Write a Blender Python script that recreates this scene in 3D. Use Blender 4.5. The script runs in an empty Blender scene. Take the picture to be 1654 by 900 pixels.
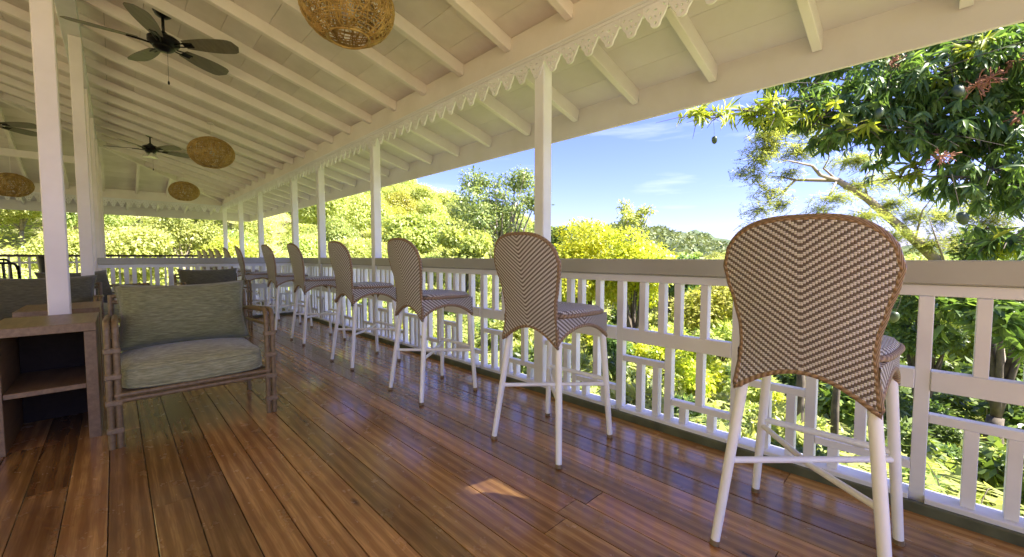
import bpy, bmesh, math, random
import numpy as np
from mathutils import Vector, Matrix
random.seed(7); rng = np.random.default_rng(7)
R_ = math.radians
PI = math.pi
scn = bpy.context.scene
col = scn.collection
# x = outwards towards the railing, y = along the veranda to its far end, z = up (metres)

# ---------------------------------------------------------------- camera
F_PX, W_PX, H_PX = 660.0, 1654.0, 900.0
CAM = Vector((0.0, 0.0, 1.06))
YAW, PITCH = R_(44.168), R_(3.0356)
FWD = Vector((math.sin(YAW)*math.cos(PITCH), math.cos(YAW)*math.cos(PITCH), -math.sin(PITCH)))
RGT = Vector((math.cos(YAW), -math.sin(YAW), 0.0))
UPV = RGT.cross(FWD)
def at(u, v, depth):
    """point seen at photo pixel (u, v) at the given distance along the view axis"""
    return CAM + (FWD + RGT*((u-W_PX/2)/F_PX) - UPV*((v-H_PX/2)/F_PX))*depth
cd = bpy.data.cameras.new("camera"); cam = bpy.data.objects.new("camera", cd); col.objects.link(cam)
cd.sensor_width = 36.0; cd.lens = F_PX/W_PX*36.0; cd.clip_start = 0.05; cd.clip_end = 8000
m = Matrix((RGT, UPV, -FWD)).transposed().to_4x4(); m.translation = CAM
cam.matrix_world = m; scn.camera = cam

# ---------------------------------------------------------------- world, sun, exposure
TO_SUN = Vector((0.28, -0.60, 0.75)).normalized()
SUN_EL = math.asin(TO_SUN.z)
SUN_ROT = math.atan2(TO_SUN.x, TO_SUN.y)
world = bpy.data.worlds.new("World"); scn.world = world; world.use_nodes = True
wn, wl = world.node_tree.nodes, world.node_tree.links
wn.clear()
sky = wn.new("ShaderNodeTexSky"); sky.sky_type = 'NISHITA'; sky.sun_disc = False
sky.sun_elevation = SUN_EL; sky.sun_rotation = SUN_ROT
sky.air_density = 1.0; sky.dust_density = 0.6; sky.ozone_density = 1.6; sky.altitude = 200
bg = wn.new("ShaderNodeBackground"); bg.inputs['Strength'].default_value = 0.09
wo = wn.new("ShaderNodeOutputWorld")
# thin high wisps of cloud, all round the sky
tc = wn.new("ShaderNodeTexCoord"); mp = wn.new("ShaderNodeMapping"); mp.inputs['Scale'].default_value = (1.2, 1.2, 9.0)
nz = wn.new("ShaderNodeTexNoise"); nz.inputs['Scale'].default_value = 2.3; nz.inputs['Detail'].default_value = 6; nz.inputs['Roughness'].default_value = .55
cr = wn.new("ShaderNodeValToRGB"); cr.color_ramp.elements[0].position = .54; cr.color_ramp.elements[1].position = .92
cr.color_ramp.elements[1].color = (.55, .55, .55, 1)
mx = wn.new("ShaderNodeMix"); mx.data_type = 'RGBA'
mx.inputs[7].default_value = (4.6, 4.7, 5.6, 1)
wl.new(tc.outputs['Generated'], mp.inputs[0]); wl.new(mp.outputs[0], nz.inputs['Vector']); wl.new(nz.outputs[0], cr.inputs[0])
wl.new(cr.outputs[0], mx.inputs[0]); tn = wn.new('ShaderNodeMix'); tn.data_type = 'RGBA'; tn.blend_type = 'MULTIPLY'; tn.inputs[0].default_value = 1.0; tn.inputs[7].default_value = (.52, .485, .90, 1)
wl.new(sky.outputs[0], tn.inputs[6]); wl.new(tn.outputs[2], mx.inputs[6]); wl.new(mx.outputs[2], bg.inputs[0]); wl.new(bg.outputs[0], wo.inputs[0])
sd = bpy.data.lights.new("sun", 'SUN'); sd.energy = 5.0; sd.angle = R_(.53); sd.color = (1.0, .93, .82)
sun = bpy.data.objects.new("sun", sd); col.objects.link(sun)
sun.rotation_euler = TO_SUN.to_track_quat('Z', 'Y').to_euler(); sun.location = (0, 0, 30)
vs = scn.view_settings; vs.view_transform = 'Standard'; vs.look = 'None'; vs.gamma = 1.0; vs.exposure = 2.28
scn.cycles.max_bounces = 10; scn.cycles.diffuse_bounces = 6; scn.cycles.glossy_bounces = 4
scn.cycles.transparent_max_bounces = 8; scn.cycles.sample_clamp_indirect = 8.0

# ---------------------------------------------------------------- object helpers
def tag(o, label=None, cat=None, group=None, kind=None):
    if label: o['label'] = label
    if cat: o['category'] = cat
    if group: o['group'] = group
    if kind: o['kind'] = kind
    return o
def empty(name, loc=(0, 0, 0), rz=0.0):
    o = bpy.data.objects.new(name, None); col.objects.link(o)
    o.location = loc; o.rotation_euler = (0, 0, rz); o.empty_display_size = .1
    return o
def link(name, me, parent=None, loc=None, rot=None):
    o = bpy.data.objects.new(name, me); col.objects.link(o)
    if parent is not None: o.parent = parent
    if loc is not None: o.location = loc
    if rot is not None: o.rotation_euler = rot
    return o
KIDS = {}
def copy_tree(o, parent=None):
    c = o.copy(); col.objects.link(c); c.parent = parent
    for ch in [k for k in bpy.data.objects if k.parent == o]: copy_tree(ch, c)
    return c

class MB:
    def __init__(s): s.v = []; s.f = []; s.uv = []; s.any_uv = False
    def add(s, vs, fs, uvs=None):
        n = len(s.v); s.v += [tuple(p) for p in vs]
        for i, f in enumerate(fs):
            s.f.append(tuple(k+n for k in f))
            if uvs is not None: s.uv.append([uvs[k] for k in f]); s.any_uv = True
            else: s.uv.append([(0, 0)]*len(f))
        return s
    def box(s, a, b, ch=0.0, mat=None):
        x0, y0, z0 = a; x1, y1, z1 = b
        if x0 > x1: x0, x1 = x1, x0
        if y0 > y1: y0, y1 = y1, y0
        if z0 > z1: z0, z1 = z1, z0
        if ch <= 0:
            vs = [(x, y, z) for z in (z0, z1) for (x, y) in ((x0, y0), (x1, y0), (x1, y1), (x0, y1))]
            fs = [(3, 2, 1, 0), (4, 5, 6, 7), (0, 1, 5, 4), (1, 2, 6, 5), (2, 3, 7, 6), (3, 0, 4, 7)]
        else:
            bm = bmesh.new(); bmesh.ops.create_cube(bm, size=1)
            for q in bm.verts: q.co = Vector(((x0+x1)/2+q.co.x*(x1-x0), (y0+y1)/2+q.co.y*(y1-y0), (z0+z1)/2+q.co.z*(z1-z0)))
            bmesh.ops.bevel(bm, geom=bm.edges[:], offset=ch, segments=1, affect='EDGES')
            bm.verts.index_update(); vs = [q.co.copy() for q in bm.verts]; fs = [[q.index for q in f.verts] for f in bm.faces]; bm.free()
        if mat is not None: vs = [mat @ Vector(p) for p in vs]
        return s.add(vs, fs)
    def bar(s, p, q, w, h, up=Vector((0, 0, 1)), ch=0.0):
        """rectangular bar from p to q; w across, h along up"""
        p, q = Vector(p), Vector(q); d = (q-p); L = d.length; d.normalize()
        sx = d.cross(up).normalized(); sz = sx.cross(d)
        M = Matrix((sx, d, sz)).transposed().to_4x4(); M.translation = (p+q)/2
        return s.box((-w/2, -L/2, -h/2), (w/2, L/2, h/2), ch, M)
    def tube(s, pts, r, n=8, closed=False, cap=True, flat=1.0):
        P = [Vector(p) for p in pts]; m = len(P)
        rs = r if isinstance(r, (list, tuple)) else [r]*m
        T = []
        for i in range(m):
            a = P[(i-1) % m] if (closed or i > 0) else P[i]; b = P[(i+1) % m] if (closed or i < m-1) else P[i]
            T.append((b-a).normalized())
        ref = Vector((0, 0, 1)) if abs(T[0].z) < .9 else Vector((1, 0, 0))
        N = (ref - T[0]*ref.dot(T[0])).normalized(); vs = []; us = []; L = 0.0
        for i in range(m):
            N = (N - T[i]*N.dot(T[i]))
            if N.length < 1e-5: N = T[i].orthogonal()
            N.normalize(); B = T[i].cross(N)
            if i: L += (P[i]-P[i-1]).length
            for k in range(n):
                a = 2*PI*k/n
                vs.append(P[i] + (N*math.cos(a)*flat + B*math.sin(a))*rs[i]); us.append((L, k/n))
        fs = []
        for i in range(m if closed else m-1):
            j = (i+1) % m
            for k in range(n):
                l = (k+1) % n; fs.append((i*n+k, i*n+l, j*n+l, j*n+k))
        if cap and not closed:
            fs.append(tuple(range(n))[::-1]); fs.append(tuple((m-1)*n+k for k in range(n)))
        return s.add(vs, fs, us)
    def lathe(s, prof, n=24, c=(0, 0, 0), sy=1.0):
        vs = []; fs = []
        for (r, z) in prof:
            for k in range(n):
                a = 2*PI*k/n; vs.append((c[0]+r*math.cos(a), c[1]+r*math.sin(a)*sy, c[2]+z))
        for i in range(len(prof)-1):
            for k in range(n):
                l = (k+1) % n; fs.append((i*n+k, i*n+l, (i+1)*n+l, (i+1)*n+k))
        fs.append(tuple(range(n))[::-1]); fs.append(tuple((len(prof)-1)*n+k for k in range(n)))
        return s.add(vs, fs)
    def mesh(s, name, mat, smooth=False):
        me = bpy.data.meshes.new(name); me.from_pydata(s.v, [], s.f)
        if s.any_uv:
            uvl = me.uv_layers.new(name="UVMap"); flat = [c for f in s.uv for p in f for c in p]
            uvl.data.foreach_set("uv", flat)
        if smooth: me.polygons.foreach_set("use_smooth", [True]*len(me.polygons))
        if mat: me.materials.append(mat)
        me.update(); return me
    def build(s, name, mat, parent=None, smooth=False, loc=None, rot=None):
        return link(name, s.mesh(name, mat, smooth), parent, loc, rot)
def auto_smooth(o, ang=40):
    me = o.data; me.polygons.foreach_set("use_smooth", [True]*len(me.polygons))
    me.set_sharp_from_angle(angle=R_(ang)); return o
def arc(pts, rad=.05, seg=5):
    """polyline with rounded corners"""
    P = [Vector(p) for p in pts]; out = [P[0]]
    for i in range(1, len(P)-1):
        a = (P[i-1]-P[i]); b = (P[i+1]-P[i]); r = min(rad, a.length*.45, b.length*.45)
        a.normalize(); b.normalize(); s0, s1 = P[i]+a*r, P[i]+b*r
        for k in range(seg+1):
            t = k/seg; out.append(s0*(1-t)**2 + P[i]*2*t*(1-t) + s1*t*t)
    out.append(P[-1]); return out

# ---------------------------------------------------------------- materials
class NT:
    def __init__(s, name):
        s.m = bpy.data.materials.new(name); s.m.use_nodes = True; s.t = s.m.node_tree; s.t.nodes.clear()
        s.out = s.n("ShaderNodeOutputMaterial"); s.b = s.n("ShaderNodeBsdfPrincipled"); s.l(s.b.outputs[0], s.out.inputs[0])
    def n(s, ty, **kw):
        x = s.t.nodes.new(ty)
        for k, v in kw.items(): setattr(x, k, v)
        return x
    def l(s, a, b): s.t.links.new(a, b)
    def val(s, sock, v):
        if hasattr(v, 'is_output'): s.l(v, sock)
        else: sock.default_value = v
    def math(s, op, a, b=0.0, c=None):
        x = s.n("ShaderNodeMath", operation=op); s.val(x.inputs[0], a); s.val(x.inputs[1], b)
        if c is not None: s.val(x.inputs[2], c)
        return x.outputs[0]
    def mix(s, f, a, b, bt='MIX'):
        x = s.n("ShaderNodeMix", data_type='RGBA', blend_type=bt); s.val(x.inputs[0], f); s.val(x.inputs[6], a if hasattr(a, 'is_output') else (*a[:3], 1)); s.val(x.inputs[7], b if hasattr(b, 'is_output') else (*b[:3], 1))
        return x.outputs[2]
    def ramp(s, f, stops):
        x = s.n("ShaderNodeValToRGB"); e = x.color_ramp.elements
        while len(e) < len(stops): e.new(.5)
        for i, (p, c) in enumerate(stops):
            e[i].position = p; e[i].color = (*c, 1) if isinstance(c, (tuple, list)) else (c, c, c, 1)
        s.l(f, x.inputs[0]); return x.outputs[0]
    def noise(s, vec, scale=5, detail=4, rough=.5, dist=0.0):
        x = s.n("ShaderNodeTexNoise"); x.inputs['Scale'].default_value = scale; x.inputs['Detail'].default_value = detail
        x.inputs['Roughness'].default_value = rough; x.inputs['Distortion'].default_value = dist
        if vec is not None: s.l(vec, x.inputs['Vector'])
        return x.outputs[0]
    def coord(s, kind='Object', scale=(1, 1, 1), rnd=0.0):
        c = s.n("ShaderNodeTexCoord").outputs[kind]; mp = s.n("ShaderNodeMapping"); mp.inputs['Scale'].default_value = scale
        s.l(c, mp.inputs[0])
        if rnd:
            oi = s.n("ShaderNodeObjectInfo"); k = s.math('MULTIPLY', oi.outputs['Random'], rnd)
            cb = s.n("ShaderNodeCombineXYZ"); s.l(k, cb.inputs[0]); s.l(k, cb.inputs[1]); s.l(s.math('MULTIPLY', k, 1.7), cb.inputs[2]); s.l(cb.outputs[0], mp.inputs['Location'])
        return mp.outputs[0]
    def bump(s, h, strength=.3, dist=.01):
        x = s.n("ShaderNodeBump"); x.inputs['Strength'].default_value = strength; x.inputs['Distance'].default_value = dist
        s.l(h, x.inputs['Height']); s.l(x.outputs[0], s.b.inputs['Normal']); return x
    def set(s, **kw):
        for k, v in kw.items(): s.val(s.b.inputs[k.replace('_', ' ')], v if (hasattr(v, 'is_output') or not isinstance(v, tuple)) else (*v[:3], 1))
        return s.m
def simple(name, c, rough=.5, metal=0.0, var=.08, scale=14, bump=.0):
    t = NT(name); co = t.coord('Object'); nz_ = t.noise(co, scale, 4)
    a = tuple(x*(1-var) for x in c); b = tuple(min(1, x*(1+var)) for x in c)
    t.set(Base_Color=t.ramp(nz_, [(.3, a), (.7, b)]), Roughness=rough, Metallic=metal)
    if bump: t.bump(nz_, bump, .004)
    return t.m
def paint(name, c, rough=.42, grime=.12):
    t = NT(name); co = t.coord('Object', (1, 1, 1), 9.0)
    n1 = t.noise(co, 1.7, 5, .6); n2 = t.noise(t.coord('Object', (3, 3, 40), 5.0), 3.0, 3)
    d = tuple(x*(1-grime*1.6) for x in c)
    cc = t.mix(t.ramp(n1, [(.35, 0.0), (.75, 1.0)]), c, tuple(d[i]*(1, .985, .94)[i] for i in range(3)))
    oi = t.n("ShaderNodeObjectInfo")
    hv = t.n("ShaderNodeHueSaturation"); t.l(t.math('MULTIPLY_ADD', oi.outputs['Random'], .10, .95), hv.inputs['Value']); t.l(cc, hv.inputs['Color'])
    t.set(Base_Color=hv.outputs[0], Roughness=t.ramp(n2, [(.3, rough-.08), (.7, rough+.12)]))
    t.bump(t.noise(t.coord('Object', (1, 1, 1), 3.0), 60, 3), .12, .003); return t.m
WHITE = paint("white_gloss_paint", (.80, .82, .86), .38)
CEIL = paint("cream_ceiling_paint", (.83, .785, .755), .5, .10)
CEILB = paint("cream_board_paint", (.77, .725, .69), .6, .14)
EAVE = paint("shade_grey_soffit_paint", (.60, .575, .61), .55, .08)  # grey puts the shade under the eave into the paint colour
EAVER = paint("shade_grey_rafter_paint", (.66, .64, .66), .5, .08)  # eave rafters and fascia greyed likewise, shade worked into their colour
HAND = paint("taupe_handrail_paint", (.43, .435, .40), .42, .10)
CURB = simple("mossy_green_curb", (.085, .095, .055), .55, 0, .35, 9, .3)
TUBEW = simple("white_powder_coat", (.87, .90, .93), .3, 0, .03)
BLACK = simple("black_metal", (.012, .012, .013), .38, .6, .1)
SOIL = None

def wood_floor():
    t = NT("varnished_pine"); co = t.coord('Object', (1, 1, 1), 37.0)
    def mapped(sc):
        mp = t.n("ShaderNodeMapping"); mp.inputs['Scale'].default_value = sc; t.l(co, mp.inputs[0]); return mp.outputs[0]
    wv = t.n("ShaderNodeTexWave", wave_type='BANDS', bands_direction='X', wave_profile='SIN')
    wv.inputs['Scale'].default_value = 6.0; wv.inputs['Distortion'].default_value = 4.5; wv.inputs['Detail'].default_value = 3.0; wv.inputs['Detail Scale'].default_value = .9
    t.l(mapped((1, .16, 1)), wv.inputs['Vector'])
    fine = t.noise(mapped((60, 2.2, 20)), 3.0, 5, .65)
    blot = t.noise(mapped((3.5, 1.1, 3)), 1.5, 4, .55)
    vo = t.n("ShaderNodeTexVoronoi", feature='F1'); vo.inputs['Scale'].default_value = 2.3; t.l(mapped((1.9, .62, 1)), vo.inputs['Vector'])
    knot = t.ramp(vo.outputs['Distance'], [(.028, 1.0), (.075, 0.0)])
    base = t.ramp(wv.outputs[0], [(.15, (.33, .182, .052)), (.75, (.53, .322, .102))])
    base = t.mix(t.ramp(fine, [(.40, .55), (.62, 0.0)]), base, (.23, .118, .034))
    base = t.mix(t.ramp(blot, [(.38, .50), (.58, 0.0)]), base, (.165, .078, .025))
    base = t.mix(t.math('MULTIPLY', knot, .85), base, (.055, .020, .008))
    oi = t.n("ShaderNodeObjectInfo"); hv = t.n("ShaderNodeHueSaturation")
    t.l(t.math('MULTIPLY_ADD', oi.outputs['Random'], .85, .55), hv.inputs['Value'])
    t.l(t.math('MULTIPLY_ADD', t.math('FRACT', t.math('MULTIPLY', oi.outputs['Random'], 7.3)), .014, .485), hv.inputs['Hue']); t.l(base, hv.inputs['Color'])
    rg = t.math('MULTIPLY_ADD', t.noise(mapped((5, 3, 4)), 3.0, 4, .6), .26, .11)
    t.set(Base_Color=hv.outputs[0], Roughness=rg, Specular_IOR_Level=.5)
    t.b.inputs['Coat Weight'].default_value = .35; t.b.inputs['Coat Roughness'].default_value = .10
    hs = t.math('ADD', t.math('MULTIPLY', fine, .35), t.math('MULTIPLY', t.noise(mapped((9, 2, 5)), 2.0, 2), 1.0))
    t.bump(hs, .22, .0025); return t.m
FLOORM = wood_floor()

def wood_plain(name, a, b, rough=.4):
    t = NT(name); co = t.coord('Object', (26, 3, 26), 11.0); f = t.noise(co, 1.5, 5, .6, .4)
    t.set(Base_Color=t.ramp(f, [(.3, a), (.7, b)]), Roughness=rough); t.bump(f, .15, .002); return t.m
TABLEW = wood_plain("brown_wood_veneer", (.15, .092, .042), (.25, .165, .082), .38)
TABLED = wood_plain('shade_dark_wood_panel', (.016, .009, .005), (.026, .015, .009), .85)  # near-black colour stands in for the shade inside the open shelf
RATTAN = wood_plain("weathered_rattan_pole", (.125, .082, .036), (.225, .158, .078), .45)
BINDM = wood_plain("rattan_binding", (.15, .105, .055), (.25, .185, .105), .5)

def weave_mat():
    t = NT("woven_chevron"); uv = t.n("ShaderNodeUVMap").outputs[0]; sx = t.n("ShaderNodeSeparateXYZ"); t.l(uv, sx.inputs[0])
    A, B = .0074, .0054
    gi = t.math('DIVIDE', sx.outputs[0], A); zi = t.math('DIVIDE', sx.outputs[1], B)
    i = t.math('FLOOR', gi); j = t.math('FLOOR', zi)
    mod = t.math('FLOORED_MODULO', t.math('SUBTRACT', j, i), 4.0)
    st = t.math('LESS_THAN', mod, 2.0)
    fx = t.math('SUBTRACT', t.math('FRACT', gi), .5); fz = t.math('SUBTRACT', t.math('FRACT', zi), .5)
    hx = t.math('SUBTRACT', 1.0, t.math('MULTIPLY', t.math('MULTIPLY', fx, fx), 4.0)); hz = t.math('SUBTRACT', 1.0, t.math('MULTIPLY', t.math('MULTIPLY', fz, fz), 4.0))
    h = t.math('MULTIPLY', hx, hz)
    n = t.noise(uv, 90, 2)
    white = t.mix(n, (.86, .85, .85), (.75, .72, .70)); brown = t.mix(n, (.225, .185, .155), (.150, .124, .104))
    c = t.mix(st, brown, white)
    gap = t.ramp(h, [(.02, .55), (.25, 1.0)])
    c = t.mix(1.0, c, gap, 'MULTIPLY')
    t.set(Base_Color=c, Roughness=.42); t.bump(h, .8, .005); return t.m
WEAVE = weave_mat()
def braid_mat():
    t = NT("twisted_brown_braid"); uv = t.n("ShaderNodeUVMap").outputs[0]; sx = t.n("ShaderNodeSeparateXYZ"); t.l(uv, sx.inputs[0])
    ph = t.math('ADD', t.math('MULTIPLY', sx.outputs[0], 300.0), t.math('MULTIPLY', sx.outputs[1], 2*PI*2))
    s_ = t.math('MULTIPLY_ADD', t.math('SINE', ph), .5, .5)
    t.set(Base_Color=t.ramp(s_, [(.1, (.19, .125, .070)), (.8, (.36, .25, .155))]), Roughness=.45); t.bump(s_, .7, .004); return t.m
BRAID = braid_mat()

def fabric(name, a, b, c):
    t = NT(name); f1 = t.noise(t.coord('Object', (5, 14, 55), 0), 3.0, 4, .6); f2 = t.noise(t.coord('Object', (260, 260, 260), 0), 2.0, 2)
    f3 = t.noise(t.coord('Object', (12, 30, 120), 0), 2.0, 2)
    base = t.ramp(f1, [(.32, a), (.5, b), (.68, c)])
    base = t.mix(t.ramp(f3, [(.45, 0.0), (.7, .5)]), base, tuple(x*.6 for x in a))
    t.set(Base_Color=base, Roughness=.9); t.b.inputs['Sheen Weight'].default_value = .25
    t.bump(t.math('ADD', t.math('MULTIPLY', f2, .6), f3), .35, .002); return t.m
FAB = fabric("olive_slub_fabric", (.135, .14, .062), (.20, .205, .10), (.275, .28, .15))
FABS = fabric("grey_green_slub_fabric", (.20, .20, .098), (.29, .29, .155), (.41, .41, .245))
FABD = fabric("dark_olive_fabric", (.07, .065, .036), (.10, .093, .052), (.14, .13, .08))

def wicker():
    t = NT("golden_wicker"); f = t.noise(t.coord('Object'), 18, 4)
    t.set(Base_Color=t.ramp(f, [(.3, (.30, .185, .045)), (.7, (.56, .38, .12))]), Roughness=.5); return t.m
WICKER = wicker()

def leaf(name, a, b, c=None, trans=.42, rough=.4, tint=(1.2, 1.2, .6), patch=1.2):
    """three leaf colours chosen per leaf and per clump; light also passes through the blade"""
    t = NT(name); g = t.n("ShaderNodeNewGeometry"); co = t.coord('Object')
    r = g.outputs['Random Per Island']; pn = t.noise(co, patch, 3)
    k = t.math('ADD', t.math('MULTIPLY', r, .55), t.math('MULTIPLY', pn, .55))
    c = c or tuple(x*1.3 for x in b)
    base = t.ramp(k, [(.22, a), (.52, b), (.85, c)])
    oi = t.n("ShaderNodeObjectInfo"); hv = t.n("ShaderNodeHueSaturation")
    t.l(t.math('MULTIPLY_ADD', oi.outputs['Random'], .022, .490), hv.inputs['Hue']); t.l(t.math('MULTIPLY_ADD', oi.outputs['Random'], .3, .85), hv.inputs['Value']); t.l(base, hv.inputs['Color'])
    t.set(Base_Color=hv.outputs[0], Roughness=rough)
    tr = t.n("ShaderNodeBsdfTranslucent"); t.l(t.mix(1.0, hv.outputs[0], tint, 'MULTIPLY'), tr.inputs[0])
    ms = t.n("ShaderNodeMixShader"); ms.inputs[0].default_value = trans
    t.l(t.b.outputs[0], ms.inputs[1]); t.l(tr.outputs[0], ms.inputs[2]); t.l(ms.outputs[0], t.out.inputs[0]); return t.m
L_MANGO = leaf("mango_leaf", (.05, .095, .03), (.10, .17, .045), (.21, .30, .08), .45, .4)
L_YOUNG = leaf("young_lime_leaf", (.22, .30, .03), (.34, .42, .05), (.48, .50, .07), .5, .55)
L_MID = leaf("mid_green_leaf", (.055, .10, .025), (.12, .19, .045), (.22, .29, .08), .45)
L_LIME = leaf("lime_leaf", (.26, .34, .10), (.41, .47, .14), (.54, .56, .20), .5)  # lightened, so background foliage carries some haze in its colour
L_YEL = leaf("yellow_leaf", (.32, .40, .04), (.50, .55, .05), (.68, .64, .07), .5)
L_HILL = leaf("hillside_leaf", (.32, .40, .12), (.47, .53, .16), (.60, .60, .23), .45, patch=.25)  # lightened leaf colour stands in for haze and strong sun on the hill
L_WOOD = leaf('far_woodland_leaf', (.10, .13, .06), (.16, .19, .09), (.25, .27, .14), .2, .9, patch=.02)
L_AIRY = leaf('grey_green_leaf', (.10, .15, .06), (.20, .27, .09), (.38, .42, .15), .4)
L_MIDH = leaf('hillside_mid_leaf', (.24, .33, .10), (.36, .44, .14), (.50, .54, .20), .45)
L_YOL = leaf('hillside_yellow_leaf', (.30, .36, .07), (.46, .48, .10), (.58, .56, .15), .5)
L_FEATH = leaf("feathery_leaf", (.24, .32, .11), (.38, .45, .15), (.55, .57, .18), .5)
L_DRY = leaf("dry_leaf", (.16, .10, .045), (.26, .18, .08), (.36, .28, .14), .2)
L_SHADE = leaf("shrub_leaf", (.08, .13, .035), (.15, .22, .055), (.26, .33, .08), .42)
BARK = simple("grey_brown_bark", (.10, .08, .06), .85, 0, .4, 7, .8)
BARKP = simple("pale_bark", (.25, .21, .165), .85, 0, .3, 7, .8)
BLOSSOM = simple("rusty_blossom", (.36, .16, .09), .8, 0, .3, 30)
MANGO = simple("green_mango_skin", (.05, .075, .03), .42, 0, .3, 12)

# ---------------------------------------------------------------- veranda: floor
XR, YE = 2.42, 15.0            # railing line, far end of the veranda
XRIDGE, XL = -3.2, -8.82       # ridge line and the eave on the other side
YB = -2.9                      # the roof stops here behind the camera; the open deck runs on
YD = -5.0
floor = MB().box((XL-.05, YD, -.10), (2.53, YE+.12, -.030)).build('floor', simple("dark_joint", (.022, .013, .008), .8))
tag(floor, kind='structure')
PW = .1335
tmpl = {}
def plank_mesh(L):
    if L in tmpl: return tmpl[L]
    b = MB(); w = PW-.0032; c = .0016
    prof = [(-w/2, -.028), (w/2, -.028), (w/2, -c), (w/2-c, 0), (-w/2+c, 0), (-w/2, -c)]
    n = 6; vs = [(x, 0, z) for x, z in prof]+[(x, L-.003, z) for x, z in prof]
    fs = [tuple(range(n))[::-1][::-1], tuple(range(n, 2*n))[::-1]] + [(k, n+k, n+(k+1) % n, (k+1) % n) for k in range(n)]
    b.add(vs, fs); me = b.mesh('plank', FLOORM); bm = bmesh.new(); bm.from_mesh(me); bmesh.ops.recalc_face_normals(bm, faces=bm.faces); bm.to_mesh(me); bm.free()
    tmpl[L] = me; return me
row = 0; xx = 2.345-PW/2
lens_ = [2.4, 3.05, 3.65, 4.25, 4.9]
while xx > -2.15:
    y = -1.4 - random.choice([0, .6, 1.2, 1.9, 2.5])
    while y < YE:
        L = random.choice(lens_)
        if y+L > YE+.05: L = round(max(YE+.05-y, .3), 2)
        if y+L > -1.4 and L > .05:
            link('plank', plank_mesh(L), floor, (xx, y, random.uniform(-.0009, .0009)))
        y += L
    xx -= PW
far = MB()
while xx > XL:
    y = -1.4
    while y < YE:
        L = random.choice(lens_); L = min(L, YE+.05-y)
        far.box((xx-PW/2+.002, y, -.028), (xx+PW/2-.002, y+L-.003, 0)); y += L
    xx -= PW
for k in range(80):
    x = 2.345-PW/2-k*PW
    far.box((x-PW/2+.002, YD, -.028), (x+PW/2-.002, -3.95, 0))
tag(far.build('planks', FLOORM, floor), kind='stuff')
b = MB().box((2.345, YD, -.02), (2.372, YE+.1, .042), .004)
cb = b.build('curb', CURB, floor)
MB().box((-.2, 8.19, .001), (2.343, 8.215, .042), .004).build('curb', CURB, floor)
base = MB().box((XL, YD+.05, -2.6), (2.50, YE+.10, -.105)).build('foundation_wall', simple("rendered_foundation", (.42, .40, .35), .8, 0, .2, 3, .3))
tag(base, kind='structure')

# ---------------------------------------------------------------- veranda: roof
TI = .287; AI = math.atan(TI)
def zd(x): return 2.84 + (2.38-x)*TI      # underside of the deck, inner slope
roof = empty('veranda_roof', (0, 5, 2.6)); tag(roof, 'cream painted veranda roof with exposed rafters over the stools', 'roof')
RO = Vector((0, 5, 2.6))
def rb(mbx, name, mat, loc=(0, 0, 0)):
    o = mbx.build(name, mat, roof, False, Vector(loc)-RO); return o
def wedge(b, x0, x1, y0a, y0b, y1a, y1b, zf, th):
    """board between x0 and x1 on slope zf; its ends run from (y0a..y0b) and (y1a..y1b)"""
    vs = []
    for dz in (0, th):
        vs += [(x0, y0a, zf(x0)+dz), (x1, y0b, zf(x1)+dz), (x1, y1b, zf(x1)+dz), (x0, y1a, zf(x0)+dz)]
    b.add(vs, [(3, 2, 1, 0), (4, 5, 6, 7), (0, 1, 5, 4), (1, 2, 6, 5), (2, 3, 7, 6), (3, 0, 4, 7)])
BW = .272
VY0, VY1 = -1.255, -.87
VX0, VX1 = 2.345, 2.20
x = 2.46
while x > XRIDGE:
    x1 = max(x-BW+.003, XRIDGE); j = random.uniform(-.002, .002)
    y0_ = YB
    if abs(x-2.46) < .01:             # unseen slatted opening added in this board so sun glints on the floor
        b = MB(); wedge(b, x, x1, YB, YB, VY0, VY0, lambda q: zd(q)+.002+j, .02); rb(b, 'ceiling_board', CEILB); y0_ = VY1
        for xa_, xb_ in ((x, VX0), (VX1, x1)): b = MB(); wedge(b, xa_, xb_, VY0, VY0, VY1, VY1, lambda q: zd(q)+.002+j, .02); rb(b, 'ceiling_board', CEILB)
        n_ = 10
        for k in range(n_):
            ya = VY0+(VY1-VY0)*k/n_; b = MB(); wedge(b, VX0, VX1, ya, ya, ya+(VY1-VY0)/n_-.0105, ya+(VY1-VY0)/n_-.0105, lambda q: zd(q)+.004, .0025); rb(b, 'glint_slat', CEILB)
    b = MB(); wedge(b, x, x1, y0_, y0_, YE-(2.38-x)*1.0, YE-(2.38-x1)*1.0, lambda q: zd(q)+.002+j, .02)
    rb(b, 'ceiling_board', CEILB); x -= BW
# end (hip) slope boards run across, parallel to x
y = YE+.08
while y > YE-(2.38-XRIDGE):
    y1 = max(y-BW+.003, YE-(2.38-XRIDGE)); s0, s1 = YE-y, YE-y1
    b = MB(); z0, z1 = 2.84+s0*TI, 2.84+s1*TI
    xa0, xb0, xa1, xb1 = 2.38-s0, 2*XRIDGE-2.38+s0, 2.38-s1, 2*XRIDGE-2.38+s1
    vs = []
    for dz in (.002, .022): vs += [(xb0, y, z0+dz), (xa0, y, z0+dz), (xa1, y1, z1+dz), (xb1, y1, z1+dz)]
    b.add(vs, [(3, 2, 1, 0), (4, 5, 6, 7), (0, 1, 5, 4), (1, 2, 6, 5), (2, 3, 7, 6), (3, 0, 4, 7)])
    rb(b, 'ceiling_board', CEILB); y -= BW
b = MB(); wedge(b, 2*XRIDGE-2.46, XRIDGE, YB, YB, YE-(2.38-2.46), YE-(2.38-XRIDGE), lambda q: zd(2*XRIDGE-q)+.002, .02)
rb(b, 'far_slope', CEILB)
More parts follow.
